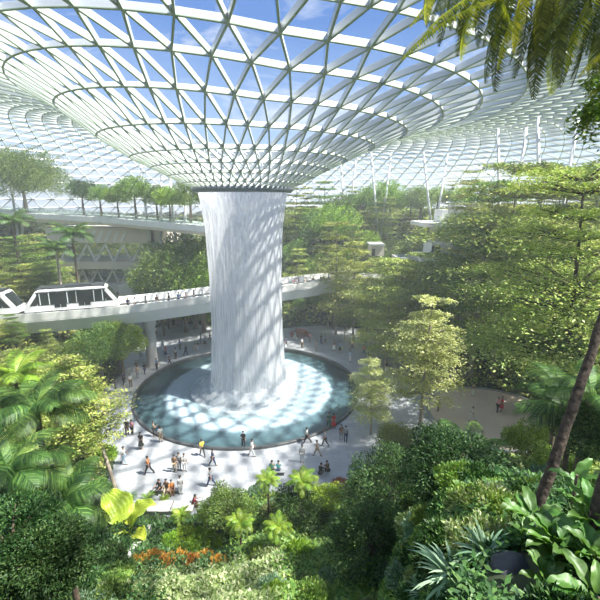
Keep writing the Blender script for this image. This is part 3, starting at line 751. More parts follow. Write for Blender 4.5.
# ---------------------------------------------------------------- planting helpers
def plant(name, loc, meshes, cat, rz=0, s=1.0, tilt=(0, 0)):
    o = empty(name, tuple(loc), rz, s); o.rotation_euler = (tilt[0], tilt[1], rz); o['category'] = cat
    for nm, me in meshes: link(nm, me, o)
    return o
def rows(things, base, bands, group=None):
    """label things by their place: bands from back to front, then left to right"""
    L = sorted(things, key=lambda o: -o.location.y); n = len(L); k = len(bands)
    for i, bn in enumerate(bands):
        seg = sorted(L[i * n // k:(i + 1) * n // k], key=lambda o: proj(o.location)[0])
        for j, o in enumerate(seg):
            o['label'] = base + ', ' + (ORD[j] if j < 20 else 'last') + ' from left ' + bn
            if group: o['group'] = group
rnd = random.Random(7)
def tree_at(px, py, Y, tmpl, name, cat, hscale=None):
    """crown top seen at pixel, at depth Y; scaled so the top is there, standing on the slope"""
    top = at_y(px, py, Y); g = Tz(top.x, Y); h, me = tmpl; s = max(.45, (top.z - g) / h)
    if hscale: s = hscale
    return plant(name, (top.x, Y, g), (('trunk', me[0]), ('foliage', me[1])), cat, rnd.random() * 6.28, s)
LAY = [(10, layered_tree(11, 10, 4.2, 7, 'L_lay', 15000, .2)), (11, layered_tree(12, 11, 4.0, 8, 'L_lay', 15000, .2, .04)),
       (9, layered_tree(13, 9, 4.4, 6, 'L_lay', 14000, .2, .03, .35)), (10, layered_tree(14, 10, 3.6, 8, 'L_pale', 14000, .2)),
       (10, layered_tree(15, 10, 4.0, 7, 'L_mid', 14000, .2, .03, .3))]
RND = [(7, round_tree(21, 7, 3.0, 'L_mid', 13000, .2)), (7, round_tree(22, 7, 3.1, 'L_deep', 13000, .2, .9)), (6, round_tree(23, 6, 2.8, 'L_bright', 12000, .2, .7)),
       (8, round_tree(24, 8, 3.0, 'L_mid', 13000, .2, 1.1))]
# --- far slope behind the pool
far = []
for Y, pys, xs in ((97, 187, range(298, 480, 14)), (91, 204, range(300, 452, 19)), (85, 230, range(296, 430, 18)), (80, 252, range(300, 420, 17)), (74, 285, range(336, 430, 16))):
    for px in xs:
        if Y > 80 and Y < 92 and 424 < px < 480: continue
        far.append(tree_at(px + rnd.uniform(-6, 6), pys + rnd.uniform(-6, 8), Y + rnd.uniform(-2, 2), rnd.choice([LAY[0], LAY[1], LAY[2], LAY[4], RND[0], RND[2], RND[3]]), 'garden_tree', 'tree'))
rows(far, 'hazy green tree on far slope', ['in the topmost row', 'in the row under the top', 'in the middle row', 'in the low row', 'in the row by the plaza'], 'trees on the far slope behind the pool')
# --- right forest
rf = []
for Y, pys, xs in ((84, 178, range(474, 640, 17)), (70, 190, range(478, 640, 20)), (60, 188, range(492, 650, 24)), (60, 262, range(400, 500, 22)), (50, 172, range(520, 680, 30)), (54, 300, range(392, 500, 24)),
                   (50, 225, range(486, 640, 30)), (38, 245, range(575, 680, 38)), (53, 270, range(470, 640, 30))):
    for px in xs:
        rf.append(tree_at(px + rnd.uniform(-6, 6), pys + rnd.uniform(-8, 8), Y + rnd.uniform(-2, 2), rnd.choice([LAY[0], LAY[1], LAY[2], LAY[0], LAY[4], LAY[1]]), 'layered_tree', 'tree'))
rows(rf, 'layered tree on the right slope', ['in the highest row', 'in the second row', 'in the third row', 'in the fourth row', 'in the nearest row'], 'layered trees of the right forest')
# --- pale trees in front, right of the pool
sp = []
for px, py, Y, k in ((430, 300, 39, 3), (374, 362, 37, 3), (398, 296, 56, 3), (452, 300, 55, 0), (470, 330, 54, 0)):
    sp.append(tree_at(px, py, Y, LAY[k], 'slender_tree', 'tree'))
for o, l in zip(sp, ['tall pale layered tree with a dark thin trunk beside the tan terrace', 'small pale yellow layered tree overhanging the right pool edge', 'pale layered tree behind the plaza, right of the pool',
                     'green layered tree behind the tan terrace, its left one', 'green layered tree behind the tan terrace, its right one']): o['label'] = l
sb = []
for px, py, Y, k in ((338, 226, 69, 1), (356, 240, 65, 0), (382, 262, 62, 2), (408, 268, 60, 0), (346, 288, 66, 4), (368, 300, 61, 3), (394, 292, 64, 1)):
    sb.append(tree_at(px, py, Y, LAY[k], 'layered_tree', 'tree', None))
for o in sb: o.scale = (o.scale[0] * .8, o.scale[1] * .8, o.scale[2])
rows(sb, 'layered tree hiding the right end of the bridge', ['in the back', 'in the front'], 'layered trees at the right end of the bridge')
# --- left slope
lf = []
for Y, pys, xs in ((70, 232, range(-60, 60, 20)), (62, 240, range(-70, 55, 22)), (59, 262, range(-60, 60, 26)), (55, 300, range(-60, 10, 26)), (44, 333, range(-40, 60, 28)), (40, 352, range(-50, 30, 32)), (36, 372, range(-50, 20, 34))):
    for px in xs:
        lf.append(tree_at(px + rnd.uniform(-6, 6), pys + rnd.uniform(-5, 8), Y + rnd.uniform(-1.5, 1.5), rnd.choice([LAY[0], LAY[1], LAY[2], LAY[4]]), 'layered_tree', 'tree'))
rows(lf, 'layered tree on the left slope', ['in the row under the terrace', 'in the second row', 'in the row behind the train', 'in the row before the bridge', 'in the nearest row'], 'layered trees of the left forest')
lb = []
for px, py, Y, k in ((95, 322, 48, 0), (115, 330, 52, 0), (75, 335, 46, 3), (172, 232, 74, 0), (190, 240, 72, 3), (165, 262, 72, 2), (182, 268, 70, 0), (200, 262, 70, 2), (160, 285, 68, 1), (206, 232, 76, 3),
                     (165, 318, 76, 1), (185, 322, 74, 2), (205, 322, 73, 0), (300, 318, 76, 3), (315, 300, 78, 0), (330, 310, 76, 2), (350, 300, 72, 0), (345, 322, 73, 2), (372, 318, 70, 3), (385, 300, 72, 0)):
    lb.append(tree_at(px, py, Y, RND[k], 'bushy_tree', 'tree'))
rows(lb, 'bushy round green tree near the bridge', ['in the far row', 'in the middle row', 'in the near row'], 'bushy trees under and behind the bridge')
# --- trees on the upper terrace
up = []
for i, (px, k) in enumerate(((80, 1), (98, 0), (116, 2), (133, 2), (155, 3), (168, 2), (188, 3))):
    p = UT(px); top = at_y(px, 178 + (i % 3) * 5, p.y + 4); h, me = RND[k]
    up.append(plant('terrace_tree', (top.x, p.y + 4, p.z), (('trunk', me[0]), ('foliage', me[1])), 'tree', i * 1.3, (top.z - p.z) / h))
rows(up, 'small round tree on the upper terrace', ['along its railing'], 'round trees on the upper terrace')
p = UT(22); um = round_tree(31, 11.5, 8.3, 'L_mid', 60000, .26, .62, 'palebark', 60)
o = plant('umbrella_tree', (p.x - 1, p.y + 4, p.z), (('trunk', um[0]), ('foliage', um[1])), 'tree', .5); o['label'] = 'big spreading umbrella tree on the upper terrace at the left edge'
# ---------------------------------------------------------------- palms
def palm(name, loc, h, L, nf, fronds, bark='bark', rz=0.0, lean=(0, 0), r=.12, elev=(-.25, .65), s=1.0):
    rs = random.Random(int(loc[0] * 91 + loc[1] * 17)); o = empty(name, tuple(loc), rz, s); o['category'] = 'palm'
    tk = MB(); pts = [(lean[0] * u * u, lean[1] * u * u, -.4 + (h + .4) * u) for u in (0, .2, .4, .6, .8, 1)]
    tk.tube(pts, [r * 1.25, r, r * .9, r * .85, r * .85, r * .9], 9); tk.build('trunk', M[bark], o, True)
    for i in range(nf):
        f = link('frond', fronds[i % len(fronds)], o); f.location = (pts[-1][0], pts[-1][1], h)
        u = i / nf; f.rotation_euler = (rs.uniform(-.25, .25), -(elev[0] + (elev[1] - elev[0]) * u) + rs.uniform(-.1, .1), i * 2.4 + rs.uniform(-.2, .2)); k = L * rs.uniform(.88, 1.08); f.scale = (k, k, k)
    return o
FR_N = [frond_mesh(41 + i, 1.0, 'L_palm', 52, .36, .014, 1.0, .9, .55, hang=.5) for i in range(3)]
FR_B = [frond_mesh(51 + i, 1.0, 'L_bright', 36, .34, .022, 1.0, .9, .6, hang=.5) for i in range(2)]
FR_D = [frond_mesh(61 + i, 1.0, 'L_palm', 44, .36, .017, 1.0, .8, .6, hang=.4) for i in range(2)]
# large left palms
def palm_top(px, py, Y, L, nf, fr, label, bark='bark', lean=(0, 0), r=.13, elev=(-.25, .65)):
    t_ = at_y(px, py, Y); g = Tz(t_.x - lean[0], Y - lean[1]); o = palm('feather_palm', (t_.x - lean[0], Y - lean[1], g), max(.6, t_.z - g), L, nf, fr, bark, 0, lean, r, elev)
    o['label'] = label; return o
palm_top(36, 410, 17, 2.7, 22, FR_N, 'largest glossy feather palm at left, crown beside the slender tree', r=.16)
palm_top(70, 488, 16.0, 1.8, 17, FR_N, 'dark feather palm leaning over the plaza corner at left', r=.13)
palm_top(8, 470, 13.5, 2.4, 16, FR_N, 'feather palm cut by the left edge, under the largest palm')
palm_top(62, 508, 13, 2.0, 14, FR_D, 'dusky feather palm low on the left slope above the dark shrubs')
palm_top(15, 378, 24, 2.6, 16, FR_B, 'bright feather palm at the left edge behind the largest palm')
palm_top(72, 236, 58, 3.4, 14, FR_D, 'dark tall palm standing before the beige terrace building', r=.2)
palm_top(12, 222, 60, 3.2, 14, FR_D, 'dark tall palm under the upper terrace at left edge', r=.2)
palm_top(56, 250, 56, 3.0, 13, FR_D, 'pale trunked palm left of the terrace building palm', 'palebark', r=.2)
# small palms on the near slope
for px, py, Y, L, lb_ in ((240, 524, 19.5, .95, 'small feather palm on the near slope, leftmost of the four in the centre'),
                          (278, 528, 18.5, .95, 'small feather palm on the near slope, nearest of the four in the centre'),
                          (302, 483, 22, 1.15, 'small bright palm with tall black trunk, rightmost of four in the centre'),
                          (268, 481, 23.5, 1.0, 'small bright palm nearest the two seated green people'),
                          (181, 516, 23, .8, 'tiny pale palm rising from the lime hedge, left one'), (205, 515, 22.5, .8, 'tiny pale palm rising from the lime hedge, right one')):
    palm_top(px, py, Y, L, 21, FR_B, lb_, 'darkbark', r=.075, elev=(-.35, .75))
# tree ferns / palms at right
palm_top(470, 462, 19, 2.3, 16, FR_D, 'broad tree fern below the tan terrace, its crown spreading wide')
palm_top(572, 422, 16, 2.5, 16, FR_D, 'dark tree fern behind the leaning trunk on its left')
palm_top(560, 388, 18, 2.0, 15, FR_N, 'bright green tree fern right of the tan terrace')
palm_top(520, 335, 50, 2.8, 13, FR_D, 'dark palm in the shade behind the tan terrace')
palm_top(560, 350, 27, 2.6, 13, FR_D, 'shaded palm in the right forest behind the leaning trunk')
palm_top(590, 395, 15, 2.0, 14, FR_N, 'feather fern palm at the right edge beside the leaning trunk')
# fan palm with huge glowing leaf by the path at left
o = empty('fan_leaf_plant', tuple(on_ground(128, 540))); tag(o, 'glowing lime plant with huge pleated leaves at the plaza corner', 'plant')
gs = at_y(120, 520, o.location.y)
for i, (az, an, L, W) in enumerate(((2.6, 1.25, 2.3, 2.0), (0.3, 1.2, 2.0, 1.7), (4.4, 1.0, 1.7, 1.4), (-.6, .8, 1.5, 1.1), (3.3, .6, 1.4, .9), (1.6, .9, 1.5, 1.0))):
    f = link('leaf', paddle_mesh(i, L, W, 'L_lime', 1.5, an, .55, .05, 16, .014), o); f.rotation_euler = (0, 0, az)

# ---------------------------------------------------------------- near trees
def crown(px, py, Y, R, leaf, n, L, label, squash=.8, seed=1, name='bushy_tree', nclump=34, W=.42, up=0.0, cl_r=.36):
    c = at_y(px, py, Y); g = Tz(c.x, Y); h = max(c.z + R * squash - g, R * 1.3)
    me = round_tree(seed, h, R, leaf, n, L, squash, 'bark', nclump, up, W, cl_r); o = plant(name, (c.x, Y, g), (('trunk', me[0]), ('foliage', me[1])), 'tree'); o['label'] = label; return o
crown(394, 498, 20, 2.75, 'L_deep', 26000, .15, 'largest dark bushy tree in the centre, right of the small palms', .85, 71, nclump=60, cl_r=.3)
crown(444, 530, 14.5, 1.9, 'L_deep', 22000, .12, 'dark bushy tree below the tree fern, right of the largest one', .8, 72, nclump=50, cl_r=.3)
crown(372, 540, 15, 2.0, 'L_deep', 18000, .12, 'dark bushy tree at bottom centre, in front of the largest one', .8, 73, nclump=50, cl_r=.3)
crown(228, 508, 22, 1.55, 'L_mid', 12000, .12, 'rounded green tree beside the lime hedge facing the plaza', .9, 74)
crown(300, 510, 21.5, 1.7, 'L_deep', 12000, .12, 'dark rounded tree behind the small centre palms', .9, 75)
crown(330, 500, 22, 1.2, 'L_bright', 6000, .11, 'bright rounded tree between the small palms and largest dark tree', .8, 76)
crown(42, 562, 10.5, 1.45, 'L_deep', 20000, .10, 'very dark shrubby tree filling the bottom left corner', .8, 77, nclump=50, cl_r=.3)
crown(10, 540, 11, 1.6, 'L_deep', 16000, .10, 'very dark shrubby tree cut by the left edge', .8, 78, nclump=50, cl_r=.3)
crown(532, 446, 24, 1.7, 'L_bright', 14000, .15, 'bright green bushy tree in front of the tan terrace', .8, 79)
crown(560, 470, 17, 1.3, 'L_mid', 12000, .13, 'green bushy tree left of the leaning trunk', .8, 80)
crown(395, 438, 33, 1.6, 'L_lay', 8000, .16, 'small yellow green tree at the plaza edge, right of the walkers', .7, 81)
crown(120, 345, 50, 3.2, 'L_bright', 14000, .25, 'bright green bushy tree under the bridge beside the pillar', .8, 82)
crown(560, 320, 33, 3.0, 'L_bright', 12000, .22, 'bright leaved tree in the shade of the right forest', .8, 83)
crown(590, 430, 15, 1.6, 'L_deep', 12000, .12, 'dark bushy tree at the right edge behind the leaning trunk', .8, 84)
# slender left tree with bare trunk
me = layered_tree(91, 10.5, 2.7, 9, 'L_lay', 12000, .17, .06, .42, 'palebark')
p = on_ground(116, 492); tp = at_y(95, 352, p.y)
o = plant('slender_tree', p, (('trunk', me[0]), ('foliage', me[1])), 'tree', 0, (tp.z - p.z) / 10.5, (0, -.14)); o['label'] = 'slender layered tree with bare pale trunk at the plaza corner, left'
me = layered_tree(92, 9, 3.0, 8, 'L_lay', 11000, .18, .03, .4, 'bark')
for px, py, Y, lb_ in ((28, 352, 30, 'layered tree at left between the bridge and the largest palm'), (60, 372, 27, 'layered tree rising behind the largest feather palm'), (-5, 395, 22, 'layered tree cut by the left edge below the bridge')):
    o = tree_at(px, py, Y, (9, me), 'layered_tree', 'tree'); o['label'] = lb_
# big right tree whose layers cover the right edge
me = layered_tree(93, 17, 6.0, 11, 'L_lay', 60000, .15, .02, .42, 'darkbark', .45)
for px, py, Y, lb_ in ((600, 172, 27, 'tall dark trunked layered tree filling the right edge'), (530, 215, 50, 'broad layered tree left of the tall one at right edge')):
    o = tree_at(px, py, Y, (17, me), 'layered_tree', 'tree'); o['label'] = lb_

# ---------------------------------------------------------------- leaning trunks near the camera
def leaning(pix, rad, label, mat='darkbark'):
    pts = [at_y(*p) for p in pix]; g = Tz(pts[0].x, pts[0].y); pts[0].z = min(pts[0].z, g) - .2
    o = empty('leaning_tree', tuple(pts[0])); tag(o, label, 'tree'); rs = random.Random(3)
    P = []; R = []
    for i in range(len(pts) - 1):
        for q in range(6): u = q / 6; P.append(pts[i].lerp(pts[i + 1], u) - pts[0] + Vector((rs.uniform(-.012, .012), rs.uniform(-.012, .012), 0))); R.append((rad[i] + (rad[i + 1] - rad[i]) * u) * rs.uniform(.94, 1.06))
    P.append(pts[-1] - pts[0]); R.append(rad[-1]); b = MB(); b.tube(P, R, 14); b.build('trunk', M[mat], o, True); return o, pts
lt, lpts = leaning([(534, 508, 6.4), (562, 440, 6.7), (592, 350, 7.1), (625, 250, 7.6), (650, 120, 8.2), (640, -60, 8.0)], [.105, .088, .08, .075, .07, .06], 'dark rough leaning trunk crossing the right edge')
leaning([(585, 590, 3.9), (600, 500, 4.0), (630, 400, 4.1), (670, 250, 4.2)], [.08, .07, .065, .06], 'second dark leaning trunk at the bottom right corner')
# ---------------------------------------------------------------- fronds hanging over the top right
ov = empty('overhanging_tree', (0, 0, EYE)); tag(ov, 'tree limb with yellow and dark feathery fronds hanging at top right', 'tree')
b = MB(); B0 = at_y(700, -60, 4.2) - ov.location; B1 = at_y(600, -40, 4.0) - ov.location; B2 = at_y(500, -32, 3.8) - ov.location; B3 = at_y(450, -30, 3.7) - ov.location
b.tube([B0, B1, B2, B3], [.06, .045, .03, .015], 8); b.build('limb', M['bark'], ov, True)
FG = [frond_mesh(201 + i, 1.0, 'L_gold', 44, .15, .013, 1, .5, .1, vee=.0, hang=.7) for i in range(2)]
FO = [frond_mesh(211 + i, 1.0, 'L_olive', 46, .15, .014, 1, .5, .1, vee=.0, hang=.6) for i in range(2)]
def hang(p0, p1, mesh, sc_=None):
    a = at_y(*p0); c = at_y(*p1); d = c - a; L = d.length * 1.06; f = link('frond', mesh, ov); f.location = a - ov.location
    x = d.normalized(); y = Vector((0, 0, 1)).cross(x)
    if y.length < .1: y = Vector((0, 1, 0))
    y.normalize(); z = x.cross(y); mt = Matrix((x, y, z)).transposed(); f.rotation_euler = mt.to_euler(); f.scale = (L, L * (sc_ or 1), L)
hang((512, -4, 3.6), (402, 36, 3.3), FG[0], 1.5); hang((500, -14, 3.7), (420, 22, 3.4), FG[1], 1.3); hang((480, -30, 3.8), (408, 12, 3.6), FG[1]); hang((470, -35, 3.6), (520, 22, 3.5), FG[0])
hang((520, -20, 3.8), (478, 72, 3.7), FO[0]); hang((540, -20, 3.7), (492, 58, 3.6), FG[1]); hang((555, -25, 3.8), (545, 82, 3.8), FO[1]); hang((575, -25, 3.7), (562, 78, 3.6), FO[0])
hang((560, -28, 3.9), (518, 70, 3.9), FO[1]); hang((590, -25, 3.8), (583, 74, 3.8), FO[0]); hang((600, -20, 3.5), (540, 30, 3.4), FO[1]); hang((610, -30, 3.6), (560, 60, 3.5), FG[0])
hang((620, -10, 3.8), (600, 70, 3.7), FO[1]); hang((640, 30, 3.8), (578, 66, 3.7), FG[1]); hang((535, -35, 3.6), (560, 45, 3.5), FO[0]); hang((500, -35, 3.9), (455, 30, 3.9), FO[1])
hang((645, 70, 3.8), (588, 88, 3.7), FG[0]); hang((580, -35, 3.6), (600, 40, 3.5), FO[0]); hang((520, -40, 3.9), (500, 40, 4.0), FO[0])
hang((438, -35, 3.56), (423, 17, 3.46), FG[0])
hang((463, -35, 4.05), (424, 23, 3.95), FO[1])
hang((457, -35, 3.67), (450, 23, 3.57), FO[0])
hang((492, -35, 4.00), (452, 22, 3.90), FO[1])
hang((493, -35, 3.88), (454, 50, 3.78), FG[0])
hang((500, -35, 3.86), (469, 22, 3.76), FO[1])
hang((523, -35, 3.55), (478, 36, 3.45), FO[0])
hang((521, -35, 4.05), (486, 81, 3.95), FO[1])
hang((536, -35, 3.75), (509, 43, 3.65), FG[0])
hang((527, -35, 3.99), (525, 69, 3.89), FO[1])
hang((551, -35, 3.82), (530, 89, 3.72), FO[0])
hang((553, -35, 3.75), (534, 50, 3.65), FO[1])
hang((569, -35, 3.95), (549, 84, 3.85), FG[0])
hang((575, -35, 3.54), (552, 68, 3.44), FO[1])
hang((586, -35, 3.70), (571, 37, 3.60), FO[0])
hang((626, -35, 4.04), (582, 87, 3.94), FO[1])
hang((435, -40, 4.10), (424, 20, 4.00), FO[0])
hang((444, -40, 4.52), (446, 38, 4.42), FO[1])
hang((478, -40, 4.10), (455, 41, 4.00), FO[0])
hang((463, -40, 3.99), (466, 47, 3.89), FO[1])
hang((492, -40, 4.42), (473, 39, 4.32), FO[0])
hang((515, -40, 4.34), (492, 38, 4.24), FO[1])
hang((505, -40, 3.97), (489, 43, 3.87), FO[0])
hang((514, -40, 4.50), (523, 56, 4.40), FO[1])
hang((553, -40, 4.14), (533, 60, 4.04), FO[0])
hang((564, -40, 4.26), (542, 35, 4.16), FO[1])
hang((535, -40, 4.23), (557, 56, 4.13), FO[0])
hang((573, -40, 4.14), (558, 39, 4.04), FO[1])
hang((590, -40, 3.94), (554, 37, 3.84), FO[0])
hang((580, -40, 4.29), (589, 77, 4.19), FO[1])
hang((621, -40, 3.90), (581, 45, 3.80), FO[0])
hang((612, -40, 3.83), (597, 60, 3.73), FO[1])
rs_ = np.random.RandomState(5); P_ = rs_.randn(26, 3) * np.array([.09, .09, .12]) + np.array([0, 0, .33]); ci_ = rs_.randint(0, 26, 1700); q_ = P_[ci_] + rs_.randn(1700, 3) * .04
sgf = mesh_np('foliage', *tuft(rs_, q_, .05, -.5, 1.5, .4), M['L_mid'])
sgt = MB()
for p_ in P_: sgt.tube([(.25, 0, .40), tuple((p_ + np.array([.25, 0, .4])) / 2 + np.array([0, 0, .02])), tuple(p_)], [.008, .005, .003], 4)
sg = (sgt.mesh('twig', M['bark']), sgf)
c = at_y(602, 108, 3.7); o = plant('leafy_branch', (c.x, 3.7, c.z - .34), (('twig', sg[0]), ('foliage', sg[1])), 'branch'); o['label'] = 'leafy green branch tip at the right edge below the fronds'
sg = MB(); sg.tube([(0, 0, .3), (.25, .0, .38), (.6, .05, .6)], [.012, .018, .02], 6); sg.build('stem', M['bark'], o)

# ---------------------------------------------------------------- big leaved plants, bottom right
PD = [paddle_mesh(i, 1.0, .42, 'L_big', 1.1, .95, .28) for i in range(3)]
def bigleaf(px, py, Y, L, n, label, sd):
    c = at_y(px, py, Y); g = Tz(c.x, Y); rs = random.Random(sd); base = Vector((c.x, Y, max(g, c.z - L * .7)))
    if c.z - L * .7 > g + .15: base.z = g
    o = empty('broad_leaf_plant', tuple(base)); tag(o, label, 'plant', 'broad leaved plants at the bottom right'); lift = max(0, c.z - base.z - L * .3)
    st = MB(); st.tube([(0, 0, -.1), (0, 0, lift + .02)], [.03, .02], 6); st.build('stem', M['bark'], o)
    for i in range(n):
        f = link('leaf', PD[i % 3], o); f.location = (0, 0, lift * (.5 + .5 * i / n)); k = L * rs.uniform(.8, 1.15); f.scale = (k, k * rs.uniform(.9, 1.15), k); f.rotation_euler = (0, rs.uniform(-.3, .5), i * 2.4 + rs.uniform(-.3, .3))
    return o
bigleaf(570, 555, 3.7, .42, 13, 'broad leaved plant in front of the charcoal rock, largest and nearest', 1)
bigleaf(535, 512, 4.6, .36, 12, 'broad leaved plant at the foot of the leaning trunk', 2)
bigleaf(592, 505, 4.0, .34, 12, 'broad leaved plant at the right edge between the two trunks', 3)
bigleaf(600, 590, 3.1, .36, 11, 'broad leaved plant cut by the bottom right corner', 4)
bigleaf(545, 590, 3.5, .30, 11, 'broad leaved plant right of the charcoal rock, at the bottom edge', 5)
bigleaf(578, 470, 5.2, .34, 11, 'broad leaved plant above the others at the right edge', 6)
bigleaf(556, 535, 3.9, .34, 14, 'broad leaved plant directly behind the largest one', 7)
bigleaf(528, 545, 4.3, .30, 13, 'broad leaved plant behind the charcoal rock', 8)
bigleaf(598, 550, 3.6, .34, 12, 'broad leaved plant at the right edge over the corner one', 9)
# charcoal rock
c = at_y(512, 578, 3.9); b = MB(); import bmesh
bm = bmesh.new(); bmesh.ops.create_icosphere(bm, subdivisions=4, radius=1)
for v in bm.verts:
    n = v.co.copy(); v.co = Vector((n.x * .26, n.y * .24, n.z * .30)) * (1 + .07 * math.sin(n.x * 5 + 1) * math.cos(n.y * 4) + .05 * math.sin(n.z * 9 + n.x * 4) + .02 * math.sin(n.y * 21 + n.z * 17))
me = bpy.data.meshes.new('boulder'); bm.to_mesh(me); bm.free(); me.materials.append(M['stone']); me.polygons.foreach_set('use_smooth', [True] * len(me.polygons))
o = link('boulder', me); o.location = (c.x, c.y, c.z); tag(o, 'dark charcoal rounded rock among leaves at the bottom right', 'rock')

# ---------------------------------------------------------------- shrubs, beds
BUSH = {k: [bush_mesh(100 + i * 7 + len(k), 1.0, .75, k, 2600, .15) for i in range(2)] for k in ('L_deep', 'L_mid', 'L_bright', 'L_cream', 'L_blue', 'L_lay')}
BUSH['L_orange'] = [bush_mesh(151, 1, .8, 'L_orange', 1500, .2)]; BUSH['L_red'] = [bush_mesh(152, 1, .6, 'L_red', 1800, .14)]
STR = {k: [strap_mesh(161 + i, 60, 1.0, .07, k) for i in range(2)] for k in ('L_mid', 'L_blue', 'L_bright')}
def shrub(name, p, me, s, label=None, cat='shrub', sz=1.0):
    o = link(name, me); o.location = (p.x, p.y, p.z - .03); o.rotation_euler = (0, 0, rnd.random() * 6.28); o.scale = (s, s, s * sz); o['category'] = cat
    if label: o['label'] = label
    return o
hd = []
for px, py, s in ((172, 538, .8), (185, 533, .95), (200, 534, .9), (214, 540, .8), (192, 545, .8), (176, 547, .7)): hd.append(shrub('hedge_shrub', on_ground(px, py + 8), BUSH['L_bright'][0], s, sz=1.1))
rows(hd, 'clipped lime green shrub of the hedge by the path', ['in the back', 'in the front'], 'lime green hedge beside the path')
hd = []
for i, px in enumerate(range(140, 226, 13)): hd.append(shrub('croton', on_ground(px, 566 - (i % 2) * 5), BUSH['L_orange'][0], .55, sz=1.1))
rows(hd, 'orange croton in the bed below the lime hedge', ['along the bed'], 'orange crotons in the flower bed')
hd = []
for px, py in ((130, 575), (150, 582), (172, 580), (195, 578), (218, 575), (240, 570), (140, 596), (165, 598), (190, 597), (215, 594), (238, 590), (256, 580), (120, 598)):
    hd.append(shrub('variegated_shrub', on_ground(px, py), BUSH['L_cream'][len(hd) % 2], .75, sz=.7))
rows(hd, 'cream and green variegated shrub at the bottom edge', ['in the back', 'in the front'], 'variegated shrubs below the crotons')
shrub('flowering_shrub', on_ground(340, 486), BUSH['L_red'][0], .7, 'red flowering shrub at the plaza edge beside the largest dark tree')
shrub('flowering_shrub', on_ground(322, 492), BUSH['L_red'][0], .5, 'red flowering shrub just right of the tallest small palm')
shrub('flowering_shrub', on_ground(155, 508), BUSH['L_red'][0], .55, 'dark red shrub in the planter left of the lime hedge')
shrub('flowering_shrub', on_ground(152, 592), BUSH['L_red'][0], .22, 'tiny red flowering plant at the bottom left bed')
shrub('flowering_shrub', at_z(300, 335, 0), BUSH['L_red'][0], 1.6, 'wide reddish shrub behind the pool, right of the waterfall')
for px, py, s, k, lb_ in ((130, 500, .9, 'L_blue', 'silvery spiky strap plant at the foot of the slender tree'), (148, 500, .9, 'L_mid', 'green strap plant beside the dark red shrub'), (118, 512, .7, 'L_mid', 'green strap plant behind the glowing lime plant'),
                      (108, 560, .8, 'L_bright', 'yellow strap plant in the bed left of the sloping path'), (165, 500, .6, 'L_bright', 'bright strap plant right of the dark red shrub')):
    shrub('strap_leaf_plant', on_ground(px, py), STR[k][0], s, lb_, 'plant')
for px, py, s, k, lb_ in ((452, 585, .62, 'L_blue', 'large silvery strap plant at the bottom edge, left of the rock'), (425, 600, .5, 'L_blue', 'silvery strap plant at the bottom edge under the dark tree'),
                      (485, 560, .5, 'L_blue', 'silvery strap plant touching the charcoal rock'), (478, 520, .55, 'L_mid', 'green strap plant between the tree fern and the rock'), (250, 590, .6, 'L_bright', 'bright strap plant at the bottom edge left of centre'),
                      (222, 595, .55, 'L_bright', 'bright strap plant behind the variegated shrubs, bottom edge'), (300, 585, .6, 'L_mid', 'green strap plant at the bottom edge in the centre'), (340, 592, .55, 'L_bright', 'bright strap plant at the bottom edge right of centre')):
    shrub('strap_leaf_plant', on_ground(px, py), STR[k][1], s, lb_, 'plant')
# ordinary shrubs over the near slopes
def spread(n, az0, az1, r0, r1, keys, s0, s1, base, bands, group, seed, dmin=.5):
    rr = random.Random(seed); out = []; tries = 0
    while len(out) < n and tries < 4000:
        tries += 1; az = math.radians(rr.uniform(az0, az1)); r_ = math.exp(rr.uniform(math.log(r0), math.log(r1))); x = r_ * math.sin(az); y = r_ * math.cos(az)
        d = float(plaza_d(x, y))
        if d < dmin or math.hypot(x - AX.x, y - AX.y) < 15: continue
        q = (x, y, Tz(x, y)); pp = proj(q)
        if not (-40 < pp[0] < 640 and pp[1] < 640): continue
        if 120 < pp[0] < 262 and pp[1] > 505: continue
        if math.hypot(x - at_y(512, 578, 3.9).x, y - 3.8) < .8: continue
        k = rr.choice(keys); s = rr.uniform(s0, s1) * (.35 + r_ / 40)
        out.append(shrub('shrub', Vector(q), BUSH[k][rr.randint(0, 1)], s, sz=rr.uniform(.8, 1.3)))
    rows(out, base, bands, group)
spread(60, -40, -12, 9, 30, ['L_deep', 'L_mid', 'L_blue', 'L_deep'], .7, 1.3, 'leafy shrub on the near left slope', ['in the top band', 'in the second band', 'in the third band', 'in the lowest band'], 'shrubs on the near left slope', 1)
spread(60, -12, 20, 10, 30, ['L_mid', 'L_blue', 'L_deep', 'L_bright', 'L_cream'], .6, 1.1, 'leafy shrub on the near centre slope', ['in the top band', 'in the second band', 'in the third band', 'in the lowest band'], 'shrubs on the near centre slope', 2)
spread(75, 18, 44, 3.5, 30, ['L_blue', 'L_deep', 'L_mid', 'L_cream', 'L_deep'], .6, 1.1, 'leafy shrub on the near right slope', ['in the top band', 'in the second band', 'in the third band', 'in the fourth band', 'in the lowest band'], 'shrubs on the near right slope', 3)
spread(70, -40, 42, 36, 84, ['L_mid', 'L_lay', 'L_bright', 'L_deep'], .6, 1.0, 'distant shrub beyond the near slope', ['in the farthest band', 'in the second band', 'in the third band', 'in the nearest band'], 'shrubs around the plaza', 4)
